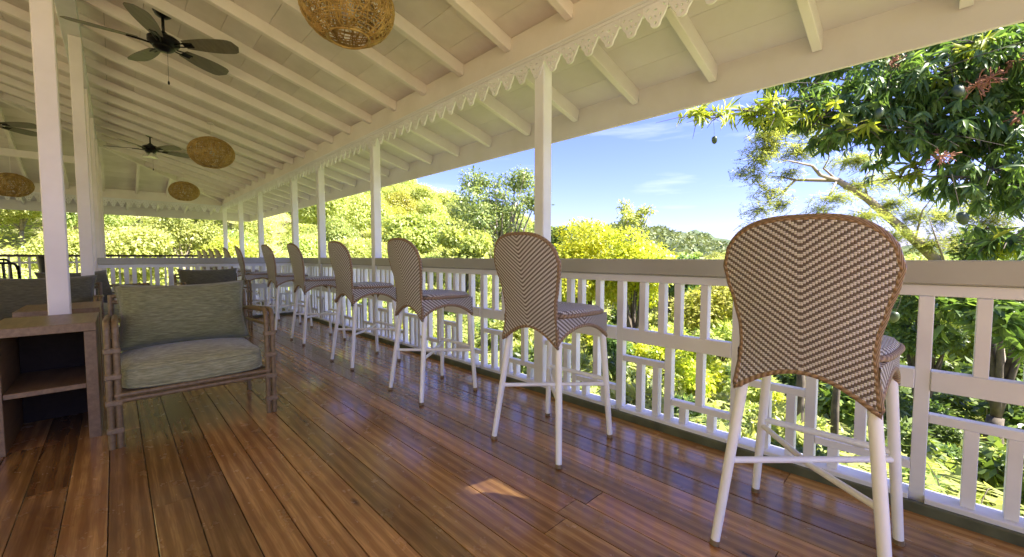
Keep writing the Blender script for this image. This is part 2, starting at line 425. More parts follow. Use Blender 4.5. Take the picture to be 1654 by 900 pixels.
# rafters, 0.63 m apart
NR = 0
y = 2.49-.63*11
while y < YE-.3:
    xt = max(XRIDGE+.02, 2.38-(YE-y)+.03)
    if y > YB and xt < 2.2:
        b = MB(); b.bar((2.385, y, zd(2.385)-.054), (xt, y, zd(xt)-.054), .058, .104, up=Vector((TI, 0, 1)).normalized(), ch=.003)
        rb(b, 'rafter', CEIL)
    y += .63
x = 1.75
while x > -7.9:
    s = min(2.38-x, x-(2*XRIDGE-2.38)); s = max(s-.03, .1)
    b = MB(); b.bar((x, YE, zd(2.38)-.050), (x, YE-s, 2.84+s*TI-.050), .052, .096, up=Vector((0, TI, 1)).normalized(), ch=.003)
    rb(b, 'rafter', CEIL); x -= .63
L = 2.38-XRIDGE
for sx in (1, -1):
    b = MB(); xa = 2.38 if sx > 0 else 2*XRIDGE-2.38
    b.bar((xa, YE, 2.84-.075), (XRIDGE, YE-L, 2.84+L*TI-.075), .06, .15, ch=.004); rb(b, 'hip_rafter', CEIL)
rb(MB().box((XRIDGE-.03, YB, zd(XRIDGE)-.16), (XRIDGE+.03, YE-L, zd(XRIDGE)-.002)), 'ridge_beam', CEIL)
# far slope rafters in one piece: nothing of them shows
b = MB(); y = 2.49-.63*11
while y < YE-.3:
    b.bar((2*XRIDGE-2.38, y, zd(2.38)-.05), (XRIDGE-.03, y, zd(XRIDGE)-.06), .052, .096); y += 1.26
tag(rb(b, 'far_rafters', CEIL), kind='stuff')
# eave beam and moulding
rb(MB().box((2.378, YB, 2.602), (2.478, YE+.08, 2.835), .004), 'eave_beam', CEIL)
rb(MB().box((2.366, YB, 2.600), (2.4765, YE+.05, 2.622), .004), 'moulding', WHITE)
rb(MB().box((2.360, YB, 2.574), (2.4755, YE+.04, 2.597), .004), 'moulding', WHITE)
rb(MB().box((2*XRIDGE-2.38, YE, 2.604), (2.376, YE+.1, 2.836), .004), 'eave_beam', CEIL)
rb(MB().box((2*XRIDGE-2.38, YE-.014, 2.576), (2.358, YE+.095, 2.602), .004), 'moulding', WHITE)
rb(MB().box((2*XRIDGE-2.48, YB, 2.602), (2*XRIDGE-2.382, YE+.08, 2.835)), 'eave_beam', CEIL)
# purlin over the inner row of posts
PX = -.24
rb(MB().box((PX-.07, YB, 3.375), (PX+.07, 14.0-.25, zd(PX)-.105), .005), 'purlin', WHITE)
rb(MB().box((-8.6, 12.6, 3.02), (-.33, 12.68, 3.16), .005), 'tie_beam', CEIL)
# outer eave skirt
TO = .268
def ze(x): return 2.682 - (x-2.48)*TO
x = 2.482
while x < 3.25:
    x1 = min(x+.258, 3.262); b = MB(); wedge(b, x, x1, YB, YB, YE+.1+(x-2.48), YE+.1+(x1-2.48), ze, .02); rb(b, 'eave_board', EAVE); x += .26
y = 1.19-.63*9
while y < YE+.1:
    if y > YB:
        b = MB(); b.bar((2.481, y, ze(2.481)-.061), (3.248, y, ze(3.248)-.061), .052, .120, up=Vector((TO, 0, 1)).normalized(), ch=.003); rb(b, 'eave_rafter', EAVER)
    y += .63
y = YE+.102
for k in range(3):
    y1 = min(y+.255, YE+.882); b = MB(); s0, s1 = y-YE-.1, y1-YE-.1; vs = []
    for dz in (0, .02): vs += [(-9.6, y, 2.682-s0*TO+dz), (2.48+s0, y, 2.682-s0*TO+dz), (2.48+s1, y1-.005, 2.682-s1*TO+dz), (-9.6, y1-.005, 2.682-s1*TO+dz)]
    b.add(vs, [(3, 2, 1, 0), (4, 5, 6, 7), (0, 1, 5, 4), (1, 2, 6, 5), (2, 3, 7, 6), (3, 0, 4, 7)]); rb(b, 'eave_board', EAVE); y += .26
x = 2.2
while x > -3.4:
    b = MB(); b.bar((x, YE+.102, 2.607), (x, YE+.87, 2.607-.768*TO), .046, .072); rb(b, 'eave_rafter', EAVER); x -= .63
rb(MB().box((3.25, YB, 2.222), (3.276, YE+.90, 2.492), .003), 'fascia_board', EAVER)
rb(MB().box((-9.6, YE+.874, 2.224), (3.248, YE+.90, 2.490), .003), 'fascia_board', EAVER)
# roofing above
RM = simple("green_roof_sheet", (.12, .17, .12), .5, .2, .1)
b = MB(); wedge(b, 3.30, XRIDGE, YB, YB, YE+.92, YE-(2.38-XRIDGE), lambda q: zd(q)+.05 if q < 2.5 else 2.505, .02)
b2 = MB()
def zs(x): return zd(x)+.04
XV0, XV1 = VX0, VX1
def q_(x0, x1, ya, yb): b2.add([(x0, ya, zs(x0)), (x1, ya, zs(x1)), (x1, yb, zs(x1)), (x0, yb, zs(x0))], [(0, 1, 2, 3)])
q_(2.46, XRIDGE, YB, VY0); q_(2.46, XV0, VY0, VY1); q_(XV1, XRIDGE, VY0, VY1); q_(2.46, XRIDGE, VY1, YE-L)
vs = [(2.46, YE-L, zs(2.46)), (XRIDGE, YB, zs(XRIDGE)), (XRIDGE, YE-L, zs(XRIDGE)), (2.46, YE+.08, zs(2.46)),
      (3.31, YB, 2.515), (3.31, YE+.93, 2.515), (2*XRIDGE-2.5, YB, zs(2.46)), (2*XRIDGE-2.46, YE+.08, zs(2.46)), (-9.7, YE+.93, 2.515), (-9.7, YB, 2.515), (2.46, YB, zs(2.46))]
b2.add(vs, [(0, 2, 3), (4, 10, 3, 5), (1, 6, 7, 2), (2, 7, 3), (3, 7, 8, 5), (6, 9, 8, 7)]); rb(b2, 'roof_sheet', RM)

# fretwork: a row of pierced pendants under the moulding
def fret_mesh():
    cu = bpy.data.curves.new('fret', 'CURVE'); cu.dimensions = '2D'; cu.fill_mode = 'BOTH'; cu.extrude = .007; cu.resolution_u = 3
    def poly(pts):
        sp = cu.splines.new('POLY'); sp.points.add(len(pts)-1); sp.use_cyclic_u = True
        for i, p in enumerate(pts): sp.points[i].co = (p[0], p[1], 0, 1)
    W = .0795
    out = [(-W, 0), (W, 0), (W, -.040), (.0755, -.048), (.070, -.052), (.064, -.066), (.056, -.082), (.046, -.096), (.036, -.108), (.030, -.122)]
    out += [(.030*math.cos(a), -.124-.022*math.sin(a)) for a in np.linspace(0, PI, 9)][1:-1]
    out += [(-.030, -.122), (-.036, -.108), (-.046, -.096), (-.056, -.082), (-.064, -.066), (-.070, -.052), (-.0755, -.048), (-W, -.040)]
    poly(out)
    def hole(cx, cy, rx, ry, rot=0.0, n=10):
        poly([(cx+rx*math.cos(a)*math.cos(rot)-ry*math.sin(a)*math.sin(rot), cy+rx*math.cos(a)*math.sin(rot)+ry*math.sin(a)*math.cos(rot)) for a in np.linspace(0, -2*PI, n, endpoint=False)])
    hole(0, -.118, .0105, .0105); hole(-.031, -.078, .0085, .012, .4); hole(.031, -.078, .0085, .012, -.4)
    hole(0, -.044, .013, .007); hole(-.052, -.030, .014, .0055, .7); hole(.052, -.030, .014, .0055, -.7); hole(0, -.082, .006, .010)
    o = bpy.data.objects.new('fret', cu); col.objects.link(o); bpy.context.view_layer.update()
    me = bpy.data.meshes.new_from_object(o.evaluated_get(bpy.context.evaluated_depsgraph_get()))
    bpy.data.objects.remove(o); me.name = 'fretwork_pendant'; me.materials.clear(); me.materials.append(WHITE); return me
FM = fret_mesh()
y = .09
while y < YE-.05:
    # skip nothing: pendants also run behind the posts' faces, 2 cm outside them
    link('fretwork_pendant', FM, roof, Vector((2.374, y, 2.575))-RO, (PI/2, 0, PI/2)); y += .16
b = MB(); mats = [tuple(v.co) for v in FM.vertices]; fcs = [tuple(p.vertices) for p in FM.polygons]
x = 2.27
while x > -3.3:
    b.add([(x+p[0], YE-.004+p[2], 2.576+p[1]*1.35) for p in mats], fcs); x -= .16
tag(rb(b, 'fretwork_row', WHITE), kind='stuff')

# ---------------------------------------------------------------- posts
def post(x, y, z0, z1, label, w=.098, group=None):
    WHITEP = CEIL if -1 < x < 0 else WHITE  # inner posts take the cream, putting their warm light into the colour
    o = MB().box((-w/2, -w/2, 0), (w/2, w/2, z1-z0), .006).build('post', WHITEP, None, loc=(x, y, z0))
    tag(o, label, 'post', group)
PL = {-.70: 'white post beside the camera, nearest of the railing row', 2.15: 'white square post rising behind the second wicker stool',
      5.0: 'white post behind the fourth wicker stool on the railing', 6.93: 'white post behind the fifth wicker stool on the railing',
      8.28: 'white post at the corner where the cross railing meets the outer railing', 10.75: 'white post first beyond the cross railing in the outer row',
      12.75: 'white post next to the last of the outer row', 14.92: 'white corner post at the far end of the outer row'}
for y, lb in PL.items(): post(2.425, y, -.02, 2.572, lb)
post(2.425, -2.8, -.02, 2.572, 'white post behind the camera in the railing row')
post(-.275, 4.06, 0, zd(-.3)-.11, 'white square post standing behind the near brown side table', .102)
post(-.245, 8.27, 0, 3.373, 'wide white post at the inner end of the cross railing', .128)
post(-.215, 6.4, 0, 3.373, 'white post in front of the wide inner post, rising from behind the armchairs', .10)
for k, (y, lb) in enumerate(((9.9, 'first white post seen just past the wide inner post'), (11.6, 'second slim white post past the wide inner post'), (13.3, 'third slim white post past the wide inner post'))):
    post(-.215+.01*k, y, 0, 3.373, lb, .10)
post(-.21, YE+.04, 0, 2.574, 'last white post of the inner row, at the far end railing', .10)
for y in (0, 5, 10, 15.04): post(-8.83, y, -.02, 2.60, 'white post of the row on the other side of the veranda', .10, 'posts on the other side of the veranda')

# ---------------------------------------------------------------- balustrade
rail = empty('balustrade', (2.42, 5, 0)); tag(rail, 'white wooden balustrade with stepped fretwork panels along the outer edge behind the stools', 'railing')
Minv = Matrix.Translation((-2.42, -5, 0))
def seg(root, inv, part, a, b_, ch=.003, mat=WHITE, rot=None):
    bb = MB(); bb.box(a, b_, ch)
    if rot is not None: bb.v = [tuple(rot @ Vector(p)) for p in bb.v]
    bb.v = [tuple(inv @ Vector(p)) for p in bb.v]
    return bb.build(part, mat, root)
def bay(root, inv, s0, s1, first, c, rot=None, low=True):
    """one panel from s0 (near) to s1 (far) along y at x = c"""
    W = .0405; e = .0475/2; a, b_ = s0+e, s1-e; k = (b_-a)/.665
    def V(part, s, z0, z1, w=W, d=.050):
        s = b_-(s)*k
        seg(root, inv, part, (c-d/2, s-w/2, z0), (c+d/2, s+w/2, z1), .002, WHITE, rot)
    def H(part, f0, f1, z0, z1, d=.040):
        seg(root, inv, part, (c-d/2-.004, b_-f1*k, z0), (c+d/2, b_-f0*k, z1), .0025, WHITE, rot)
    H('mid_rail', 0, .665, .508, .590, .052)
    H('bottom_rail', 0, .665, .028, .062, .104)
    for s in (.135, .262, .362, .515): V('baluster', s, .590, .898)
    H('low_rail', 0, .2905, .372, .408)
    V('baluster', .312, .062, .508, .0425)
    V('baluster', .121, .062, .372); V('baluster', .232, .062, .372, .038)
    H('low_rail', .3345, .665, .158, .194)
    V('baluster', .498, .194, .508); V('baluster', .405, .062, .158); V('baluster', .565, .062, .158)
P0 = 2.15-.7125*6
stops = [P0+.7125*k for k in range(9)]+[8.28-.7125*.02]
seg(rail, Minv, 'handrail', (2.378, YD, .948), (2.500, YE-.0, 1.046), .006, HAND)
seg(rail, Minv, 'top_rail', (2.400, YD, .899), (2.452, YE, .946), .003)
postY = set(PL.keys())
ys = [P0+.7125*k for k in range(15)] + [8.28, 8.9, 9.52, 10.14, 10.75, 11.42, 12.08, 12.75, 13.47, 14.2, 14.92]
ys = sorted(set(round(q, 3) for q in ys if q < 8.0)) + [8.28, 8.9, 9.52, 10.14, 10.75, 11.42, 12.08, 12.75, 13.47, 14.2, 14.92]
ys = [q for q in ys if abs(q-7.85) > .1]
ys.append(7.6); ys.sort()
for i, q in enumerate(ys):
    if min(abs(q-p) for p in postY) > .06:
        seg(rail, Minv, 'stanchion', (2.396, q-.0237, .0), (2.446, q+.0237, .8985), .003)
for a, b_ in zip(ys[:-1], ys[1:]):
    if b_ > -1.2 and b_ < 9.6: bay(rail, Minv, a, b_, True, 2.42)
    elif b_ > 9.0:
        far = MB(); n = 5
        for k in range(n): s = a+(k+1)*(b_-a)/(n+1); far.box((2.405, s-.018, .06), (2.437, s+.018, .898))
        far.box((2.39, a, .52), (2.45, b_, .58)); far.box((2.38, a, .03), (2.47, b_, .06)); far.v = [tuple(Minv @ Vector(p)) for p in far.v]
        far.build('far_panel', WHITE, rail)
# cross railing
crail = empty('cross_balustrade', (1.1, 8.25, 0)); tag(crail, 'white cross railing reaching from the wide inner post to the outer row beyond the armchairs', 'railing')
Mc = Matrix.Translation((-1.1, -8.25, 0))
RT = Matrix.Rotation(-PI/2, 4, 'Z')      # (x, y) -> (y, -x)
def cmat(): return Matrix.Translation((0, 8.27, 0)) @ Matrix(((0, 1, 0, 0), (1, 0, 0, 0), (0, 0, 1, 0), (0, 0, 0, 1)))
CM = cmat()
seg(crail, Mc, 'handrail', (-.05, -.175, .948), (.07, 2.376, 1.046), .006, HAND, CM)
seg(crail, Mc, 'top_rail', (-.026, -.175, .899), (.026, 2.395, .946), .003, WHITE, CM)
cst = [-.18, .455, 1.09, 1.725, 2.376]
for q in cst[1:-1]: seg(crail, Mc, 'stanchion', (-.025, q-.0237, 0), (.025, q+.0237, .8985), .003, WHITE, CM)
for a, b_ in zip(cst[:-1], cst[1:]): bay(crail, Mc, a, b_, True, 0.0, CM)
# end railing
erail = empty('end_balustrade', (-3, YE, 0)); tag(erail, 'dark topped railing across the far end of the veranda under the fretwork', 'railing')
Me = Matrix.Translation((3, -YE, 0))
DARK = simple("dark_brown_rail_paint", (.05, .035, .025), .5, 0, .1)
seg(erail, Me, 'handrail', (-8.8, YE+.0, 1.06), (2.37, YE+.10, 1.115), .004, DARK)
seg(erail, Me, 'top_rail', (-8.8, YE+.03, .90), (2.37, YE+.07, .945), .003)
seg(erail, Me, 'bottom_rail', (-8.8, YE+.02, .05), (2.37, YE+.08, .10), .003)
x = 2.1
while x > -3.4:
    seg(erail, Me, 'baluster', (x-.02, YE+.035, .10), (x+.02, YE+.065, 1.06), .002); x -= .155

# ---------------------------------------------------------------- bar stools
SW = .0085
def stool(loc, rz, label):
    root = empty('bar_stool', loc, rz); tag(root, label, 'bar stool', 'wicker bar stools along the railing'); return root
def w_half(z):
    pts = [(.59, .198), (.64, .190), (.70, .182), (.76, .176), (.82, .179), (.90, .196), (.98, .217), (1.04, .227), (1.2, .227)]
    for (a, wa), (b_, wb) in zip(pts[:-1], pts[1:]):
        if z <= b_: t = (z-a)/(b_-a); t = max(0, t); t = t*t*(3-2*t)*.5+t*.5; return wa+(wb-wa)*t
    return pts[-1][1]
def z_top(s): return 1.03+.148*max(0.0, 1-abs(s)**3.0)**.55
def z_bot(s): return .595+.092*(1-abs(s)**2.0) - .0*abs(s)
def y_back(z, s):    # local: seat faces +x (towards the rail); the back leans away
    return -.205 - max(0, z-.70)*.20 + .035*s*s*min(1, max(0, (z-.6)/.3))
def stool_parts(root):
    # local axes: X towards the rail (depth), Y along the veranda (width)
    NS, NZ = 28, 30
    b = MB(); grid = {}
    for layer, off in ((0, -.009), (1, .009)):
        for i in range(NS+1):
            s = -1+2*i/NS; zb, zt = z_bot(s), z_top(s)
            for j in range(NZ+1):
                z = zb+(zt-zb)*j/NZ; w = w_half(z)
                grid[(layer, i, j)] = ((y_back(z, s)+off, s*w, z), (abs(s)*w, z))
    idx = {k: n for n, k in enumerate(grid)}; vs = [v[0] for v in grid.values()]; us = [v[1] for v in grid.values()]; fs = []
    for i in range(NS):
        for j in range(NZ):
            q = [(0, i, j), (0, i, j+1), (0, i+1, j+1), (0, i+1, j)]; fs.append(tuple(idx[k] for k in q))
            q = [(1, i, j), (1, i+1, j), (1, i+1, j+1), (1, i, j+1)]; fs.append(tuple(idx[k] for k in q))
    for i in range(NS):
        for j, fl in ((0, 0), (NZ, 1)):
            q = [(0, i, j), (0, i+1, j), (1, i+1, j), (1, i, j)]; q = q[::-1] if fl else q; fs.append(tuple(idx[k] for k in q))
    for j in range(NZ):
        for i, fl in ((0, 1), (NS, 0)):
            q = [(0, i, j), (0, i, j+1), (1, i, j+1), (1, i, j)]; q = q if fl else q[::-1]; fs.append(tuple(idx[k] for k in q))
    b.add(vs, fs, us); bk = b.build('backrest', WEAVE, root); auto_smooth(bk, 50)
    out = []                                     # braid right round the edge of the back
    for i in range(NS+1):
        s = -1+2*i/NS; z = z_bot(s); out.append((y_back(z, s), s*w_half(z), z))
    for j in range(1, NZ):
        z = z_bot(1)+(z_top(1)-z_bot(1))*j/NZ; out.append((y_back(z, 1), w_half(z), z))
    for i in range(NS, -1, -1):
        s = -1+2*i/NS; z = z_top(s); out.append((y_back(z, s), s*w_half(z), z))
    for j in range(NZ-1, 0, -1):
        z = z_bot(1)+(z_top(1)-z_bot(1))*j/NZ; out.append((y_back(z, 1), -w_half(z), z))
    MB().tube(out, .0110, 8, closed=True).build('braided_edge', BRAID, bk, smooth=True)
    # side and front aprons
    def apron(p0, p1, ztop, tip, apex, bulge):
        n = 20; bb = MB(); vs = []; us = []; fs = []
        P0, P1 = Vector(p0), Vector(p1); D = P1-P0; L = D.length; nrm = Vector((D.y, -D.x, 0)).normalized()
        for i in range(n+1):
            t = i/n; z0 = tip+(apex-tip)*(1-(2*t-1)**2)**.8
            p = P0+D*t+nrm*bulge*(1-(2*t-1)**4)
            for j in range(5):
                z = z0+(ztop-z0)*j/4
                for o_ in (.007, -.007): vs.append((p.x+nrm.x*o_, p.y+nrm.y*o_, z)); us.append((abs(t-.5)*L, z+.006))
        for i in range(n):
            for j in range(4):
                a = (i*5+j)*2; c = ((i+1)*5+j)*2
                fs += [(a, c, c+2, a+2), (a+1, a+3, c+3, c+1)]
            a, c = i*10, (i+1)*10; fs.append((a, a+1, c+1, c)); fs.append((a+8, c+8, c+9, a+9))
        bb.add(vs, fs, us); o = bb.build('apron', WEAVE, root, smooth=False); auto_smooth(o, 50)
        path = []
        for i in range(n+1):
            t = i/n; z0 = tip+(apex-tip)*(1-(2*t-1)**2)**.8; p = P0+D*t+nrm*bulge*(1-(2*t-1)**4); path.append((p.x, p.y, z0))
        MB().tube(path, .012, 7).build('braided_edge', BRAID, o, smooth=True)
    for s in (1, -1):
        a, c = (-.205, .184*s, 0), (.232, .208*s, 0)
        if s > 0: a, c = c, a
        apron(a, c, .738, .600, .690, .006)
    apron((.236, -.208, 0), (.236, .208, 0), .738, .600, .690, .006)
    # seat
    bb = MB(); n = 40; vs = []; us = []; fs = []
    def rim(t, k):
        a = 2*PI*t; cx, cy = math.cos(a), math.sin(a); p = 4.2
        r = (abs(cx)**p+abs(cy)**p)**(-1/p); return (.030+.212*k*r*cx, (.212+(.016 if cx > 0 else -.022)*abs(cx))*k*r*cy)
    rings = [(1.0, .742), (1.0, .762), (.95, .775), (.75, .781), (.5, .780), (.25, .778)]
    for k, z in rings:
        for i in range(n):
            x_, y_ = rim(i/n, k); vs.append((x_, y_, z)); us.append((abs(y_), x_))
    for r in range(len(rings)-1):
        for i in range(n): l = (i+1) % n; fs.append((r*n+i, r*n+l, (r+1)*n+l, (r+1)*n+i))
    vs.append((.030, 0, .778)); us.append((0, .030)); c0 = len(vs)-1
    for i in range(n): fs.append(((len(rings)-1)*n+i, (len(rings)-1)*n+(i+1) % n, c0))
    fs.append(tuple(range(n))[::-1])
    bb.add(vs, fs, us); st = bb.build('seat', WEAVE, root); auto_smooth(st, 50)
    ring = [(rim(i/n, 1.015)[0], rim(i/n, 1.015)[1], .748) for i in range(n)]
    MB().tube(ring, .0115, 7, closed=True).build('braided_edge', BRAID, st, smooth=True)
    # legs
    tops = {(-1, 1): (-.163, .170), (-1, -1): (-.163, -.170), (1, 1): (.215, .190), (1, -1): (.215, -.190)}
    feet = {(-1, 1): (-.245, .238), (-1, -1): (-.245, -.238), (1, 1): (.246, .236), (1, -1): (.246, -.236)}
    def pt(k, z): t = z/.70; a, c = feet[k], tops[k]; return Vector((a[0]+(c[0]-a[0])*t, a[1]+(c[1]-a[1])*t, z))
    for k in tops:
        lg = MB().tube([pt(k, .018), pt(k, .3), pt(k, .70)], [.0155, .0175, .0185], 12).build('leg', TUBEW, root); auto_smooth(lg, 50)
        MB().tube([pt(k, .0005), pt(k, .019)], .0168, 12).build('foot_cap', BINDM, lg)
    auto_smooth(MB().tube([pt((1, 1), .345), pt((1, -1), .345)], .0135, 10).build('footrest', TUBEW, root), 50)
    auto_smooth(MB().tube([pt((-1, 1), .318), pt((1, -1), .318)], .0115, 10).build('stretcher', TUBEW, root), 50)
    auto_smooth(MB().tube([pt((-1, -1), .318), Vector((0, 0, .300)), pt((1, 1), .318)], .0115, 10).build('stretcher', TUBEW, root), 50)
    return root
ST = [(1.795, .285, 0, 'nearest wicker bar stool, large at the right of the picture'),
      (1.800, 1.515, 1.5, 'second wicker bar stool from the right, in front of the white post'),
      (1.785, 2.745, -1, 'third wicker bar stool from the right, with open railing behind its seat'),
      (1.800, 4.00, 1, 'fourth wicker bar stool from the right, with a white post behind its seat'),
      (1.835, 5.46, 0, 'fifth wicker bar stool from the right, its back in front of a gap between posts'),
      (1.84, 6.72, 2, 'sixth wicker bar stool from the right, standing above the arm of the armchair'),
      (1.70, 7.82, -4, 'seventh wicker bar stool, last one this side of the cross railing'),
      (1.80, 9.45, 0, 'wicker bar stool first beyond the cross railing'),
      (1.80, 10.40, 0, 'wicker bar stool second beyond the cross railing'),
      (1.80, 11.20, 0, 'wicker bar stool third beyond the cross railing'),
      (1.80, 12.05, 0, 'wicker bar stool fourth beyond the cross railing'),
      (1.80, 12.95, 0, 'wicker bar stool farthest away at the far end')]
st0 = stool_parts(stool((ST[0][0], ST[0][1], 0), R_(ST[0][2]), ST[0][3]))
for x, y, a, lb in ST[1:]:
    c = copy_tree(st0); c.location = (x, y, 0); c.rotation_euler = (0, 0, R_(a)); c['label'] = lb; c.scale = (1, 1, 1+min(.04, .008*max(0, y-1.6)))

# ---------------------------------------------------------------- armchairs (front faces -y, towards the camera)
def pillow(w, h, t, name, mat, parent, M, n=18, sag=.0):
    b = MB(); vs = []; fs = []
    for side in (1, -1):
        for i in range(n+1):
            for j in range(n+1):
                u, v = -1+2*i/n, -1+2*j/n
                e = max(0, (1-abs(u)**2.5))*max(0, (1-abs(v)**2.5)); th = t/2*e**.5
                px = u*w/2*(1-.085*(1-v*v)*abs(u)**4) ; pz = v*h/2*(1-.12*(1-u*u)*abs(v)**4) - sag*(1-u*u)*(1 if v > 0 else .3)
                wr = .004*math.sin(u*7+v*3)*e
                vs.append(M @ Vector((px, side*(th+wr), pz)))
        o = 0 if side > 0 else (n+1)**2
        for i in range(n):
            for j in range(n):
                a = o+i*(n+1)+j; q = (a, a+1, a+n+2, a+n+1); fs.append(q if side < 0 else q[::-1])
    b.add(vs, fs); me = b.mesh(name, mat, True)
    bm = bmesh.new(); bm.from_mesh(me); bmesh.ops.remove_doubles(bm, verts=bm.verts, dist=.0012); bm.to_mesh(me); bm.free()
    o = link(name, me, parent)
    b = MB(); path = []
    for k in range(64):
        a = k/64*4; s = int(a); f = a-s; u, v = [(-1+2*f, -1), (1, -1+2*f), (1-2*f, 1), (-1, 1-2*f)][s]
        px = u*w/2*(1-.085*(1-v*v)*abs(u)**4); pz = v*h/2*(1-.12*(1-u*u)*abs(v)**4) - sag*(1-u*u)*(1 if v > 0 else .3)
        path.append(M @ Vector((px, 0, pz)))
    b.tube(path, .0045, 5, closed=True).build('piping', mat, o, smooth=True)
    return o
def cushion(cx, cy, w, d, z0, z1, mat, parent, crown=.035):
    b = MB(); n = 20; vs = []; fs = []; p = 5.5
    def prof(u, v):   # superellipse plan
        return u, v
    lay = [(z0, .95), (z0+.012, .99), ((z0+z1)/2, 1.0), (z1-.016, .99), (z1, .955)]
    m = 56; rings = []
    for z, k in lay:
        r = []
        for i in range(m):
            a = 2*PI*i/m; c, s = math.cos(a), math.sin(a); q = (abs(c)**7+abs(s)**7)**(-1/7)
            r.append((cx+c*q*w/2*k, cy+s*q*d/2*k, z-.004*math.cos(4*a)))
        rings.append(r)
    for k in (.8, .6, .4, .2):
        r = []
        for i in range(m):
            a = 2*PI*i/m; c, s = math.cos(a), math.sin(a); q = (abs(c)**7+abs(s)**7)**(-1/7)
            r.append((cx+c*q*w/2*k, cy+s*q*d/2*k, z1+crown*(1-k**2.2)))
        rings.append(r)
    for r in rings: vs += r
    for a in range(len(rings)-1):
        for i in range(m): l = (i+1) % m; fs.append((a*m+i, a*m+l, (a+1)*m+l, (a+1)*m+i))
    vs.append((cx, cy, z1+crown)); c0 = len(vs)-1
    for i in range(m): fs.append(((len(rings)-1)*m+i, (len(rings)-1)*m+(i+1) % m, c0))
    fs.append(tuple(range(m))[::-1])
    b.add(vs, fs); o = b.build('seat_cushion', mat, parent, smooth=True)
    for zi in (1, 3):
        MB().tube(rings[zi], .0045, 5, closed=True).build('piping', mat, o, smooth=True)
    return o
def armchair(loc, rz, label, fab, seatfab, group=None):
    root = empty('armchair', loc, rz); tag(root, label, 'armchair', group)
    W, D = .80, .72; hw = W/2
    def T(name, paths, r=.0135, mat=RATTAN):
        b = MB()
        for p in paths: b.tube(arc(p, .07), r, 9)
        return auto_smooth(b.build(name, mat, root), 60)
    for s in (1, -1):
        x = s*(hw-.018)
        # front leg: a pair of poles, one behind the other across, bending back into the arm
        for k, dx in enumerate((-.017, .017)):
            T('arm_pole', [[(x+dx, .015, 0), (x+dx, .015, .705), (x+dx*.9, D-.06, .665)]], .0155)
        for z in (.10, .255, .40, .545): MB().box((x-.036, -.004, z-.016), (x+.036, .034, z+.016), .006).build('binding', BINDM, root)
        T('arm_rail', [[(x, .03, .60), (x, D-.05, .575)]], .011)
        T('rear_leg', [[(x, D-.05, 0), (x, D-.03, .40), (x, D+.07, .80)]], .0165)
        T('side_rail', [[(x, .02, .275), (x, D-.04, .275)], [(x, .02, .235), (x, D-.04, .235)]], .0125)
        T('brace', [[(x, .03, .10), (x, .12, .23)], [(x, .05, .10), (x, .15, .23)]], .008)
    T('front_rail', [[(-hw+.02, .012, .293), (hw-.02, .012, .293)], [(-hw+.02, .012, .262), (hw-.02, .012, .262)]], .0145)
    T('back_rail', [[(-hw+.02, D-.04, .275), (hw-.02, D-.04, .275)]], .0145)
    T('top_rail', [[(-hw+.02, D+.065, .79), (hw-.02, D+.065, .79)], [(-hw+.02, D+.055, .75), (hw-.02, D+.055, .75)]], .0135)
    for k in range(7):
        x = -hw+.10+k*(W-.20)/6; T('back_spindle', [[(x, D-.04, .28), (x, D-.03, .40), (x, D+.055, .76)]], .009)
    b = MB()
    for k in range(8):
        y = .05+k*.085; b.box((-hw+.03, y-.02, .285), (hw-.03, y+.02, .298))
    b.build('seat_slats', RATTAN, root)
    cushion(0, .345, W-.085, .68, .305, .435, seatfab, root, .045)
    M = Matrix.Translation((0.0, .585, .665)) @ Matrix.Rotation(R_(-17), 4, 'X')
    pillow(.74, .45, .27, 'back_pillow', fab, root, M)
    return root
a1 = armchair((.352, 3.10, 0), R_(0), 'olive cushioned rattan armchair in front, facing the camera beside the brown table', FAB, FABS)
a2 = copy_tree(a1); a2.location = (-.50, 5.15, 0); a2.rotation_euler = (0, 0, R_(0)); a2['label'] = 'shaded armchair behind the brown tables and the near white post'
a3 = copy_tree(a1); a3.location = (1.04, 7.05, 0); a3.rotation_euler = (0, 0, R_(2)); a3['label'] = 'armchair behind the front armchair on the right, only its dark pillow showing'
a4 = copy_tree(a1); a4.location = (.02, 6.95, 0); a4.rotation_euler = (0, 0, R_(38)); a4['label'] = 'armchair behind the front armchair on the left, only its dark pillow showing'
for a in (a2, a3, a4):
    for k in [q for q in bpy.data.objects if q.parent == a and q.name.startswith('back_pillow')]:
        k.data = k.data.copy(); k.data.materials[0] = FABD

# ---------------------------------------------------------------- side tables: open shelf boxes
def side_table(x0, x1, y0, y1, h, label):
    root = empty('side_table', ((x0+x1)/2, (y0+y1)/2, 0)); tag(root, label, 'side table', 'brown side tables')
    ox, oy = (x0+x1)/2, (y0+y1)/2
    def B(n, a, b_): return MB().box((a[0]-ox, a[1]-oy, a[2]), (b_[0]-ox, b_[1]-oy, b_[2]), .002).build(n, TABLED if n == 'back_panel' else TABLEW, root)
    t = .052
    B('table_top', (x0, y0, h-.048), (x1, y1, h))
    B('side_panel', (x1-t, y0+.002, .0), (x1-.001, y1-.002, h-.049)); B('side_panel', (x0+.001, y0+.002, .0), (x0+t, y1-.002, h-.049))
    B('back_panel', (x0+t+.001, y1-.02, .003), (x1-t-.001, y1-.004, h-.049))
    B('shelf', (x0+t+.001, y0+.01, .300), (x1-t-.001, y1-.021, .328))
    return root
side_table(-.505, -.092, 3.39, 3.995, .68, 'nearest brown side table with an open shelf at the left edge')
side_table(-.515, -.095, 4.36, 4.97, .68, 'brown side table second back, behind the near white post')

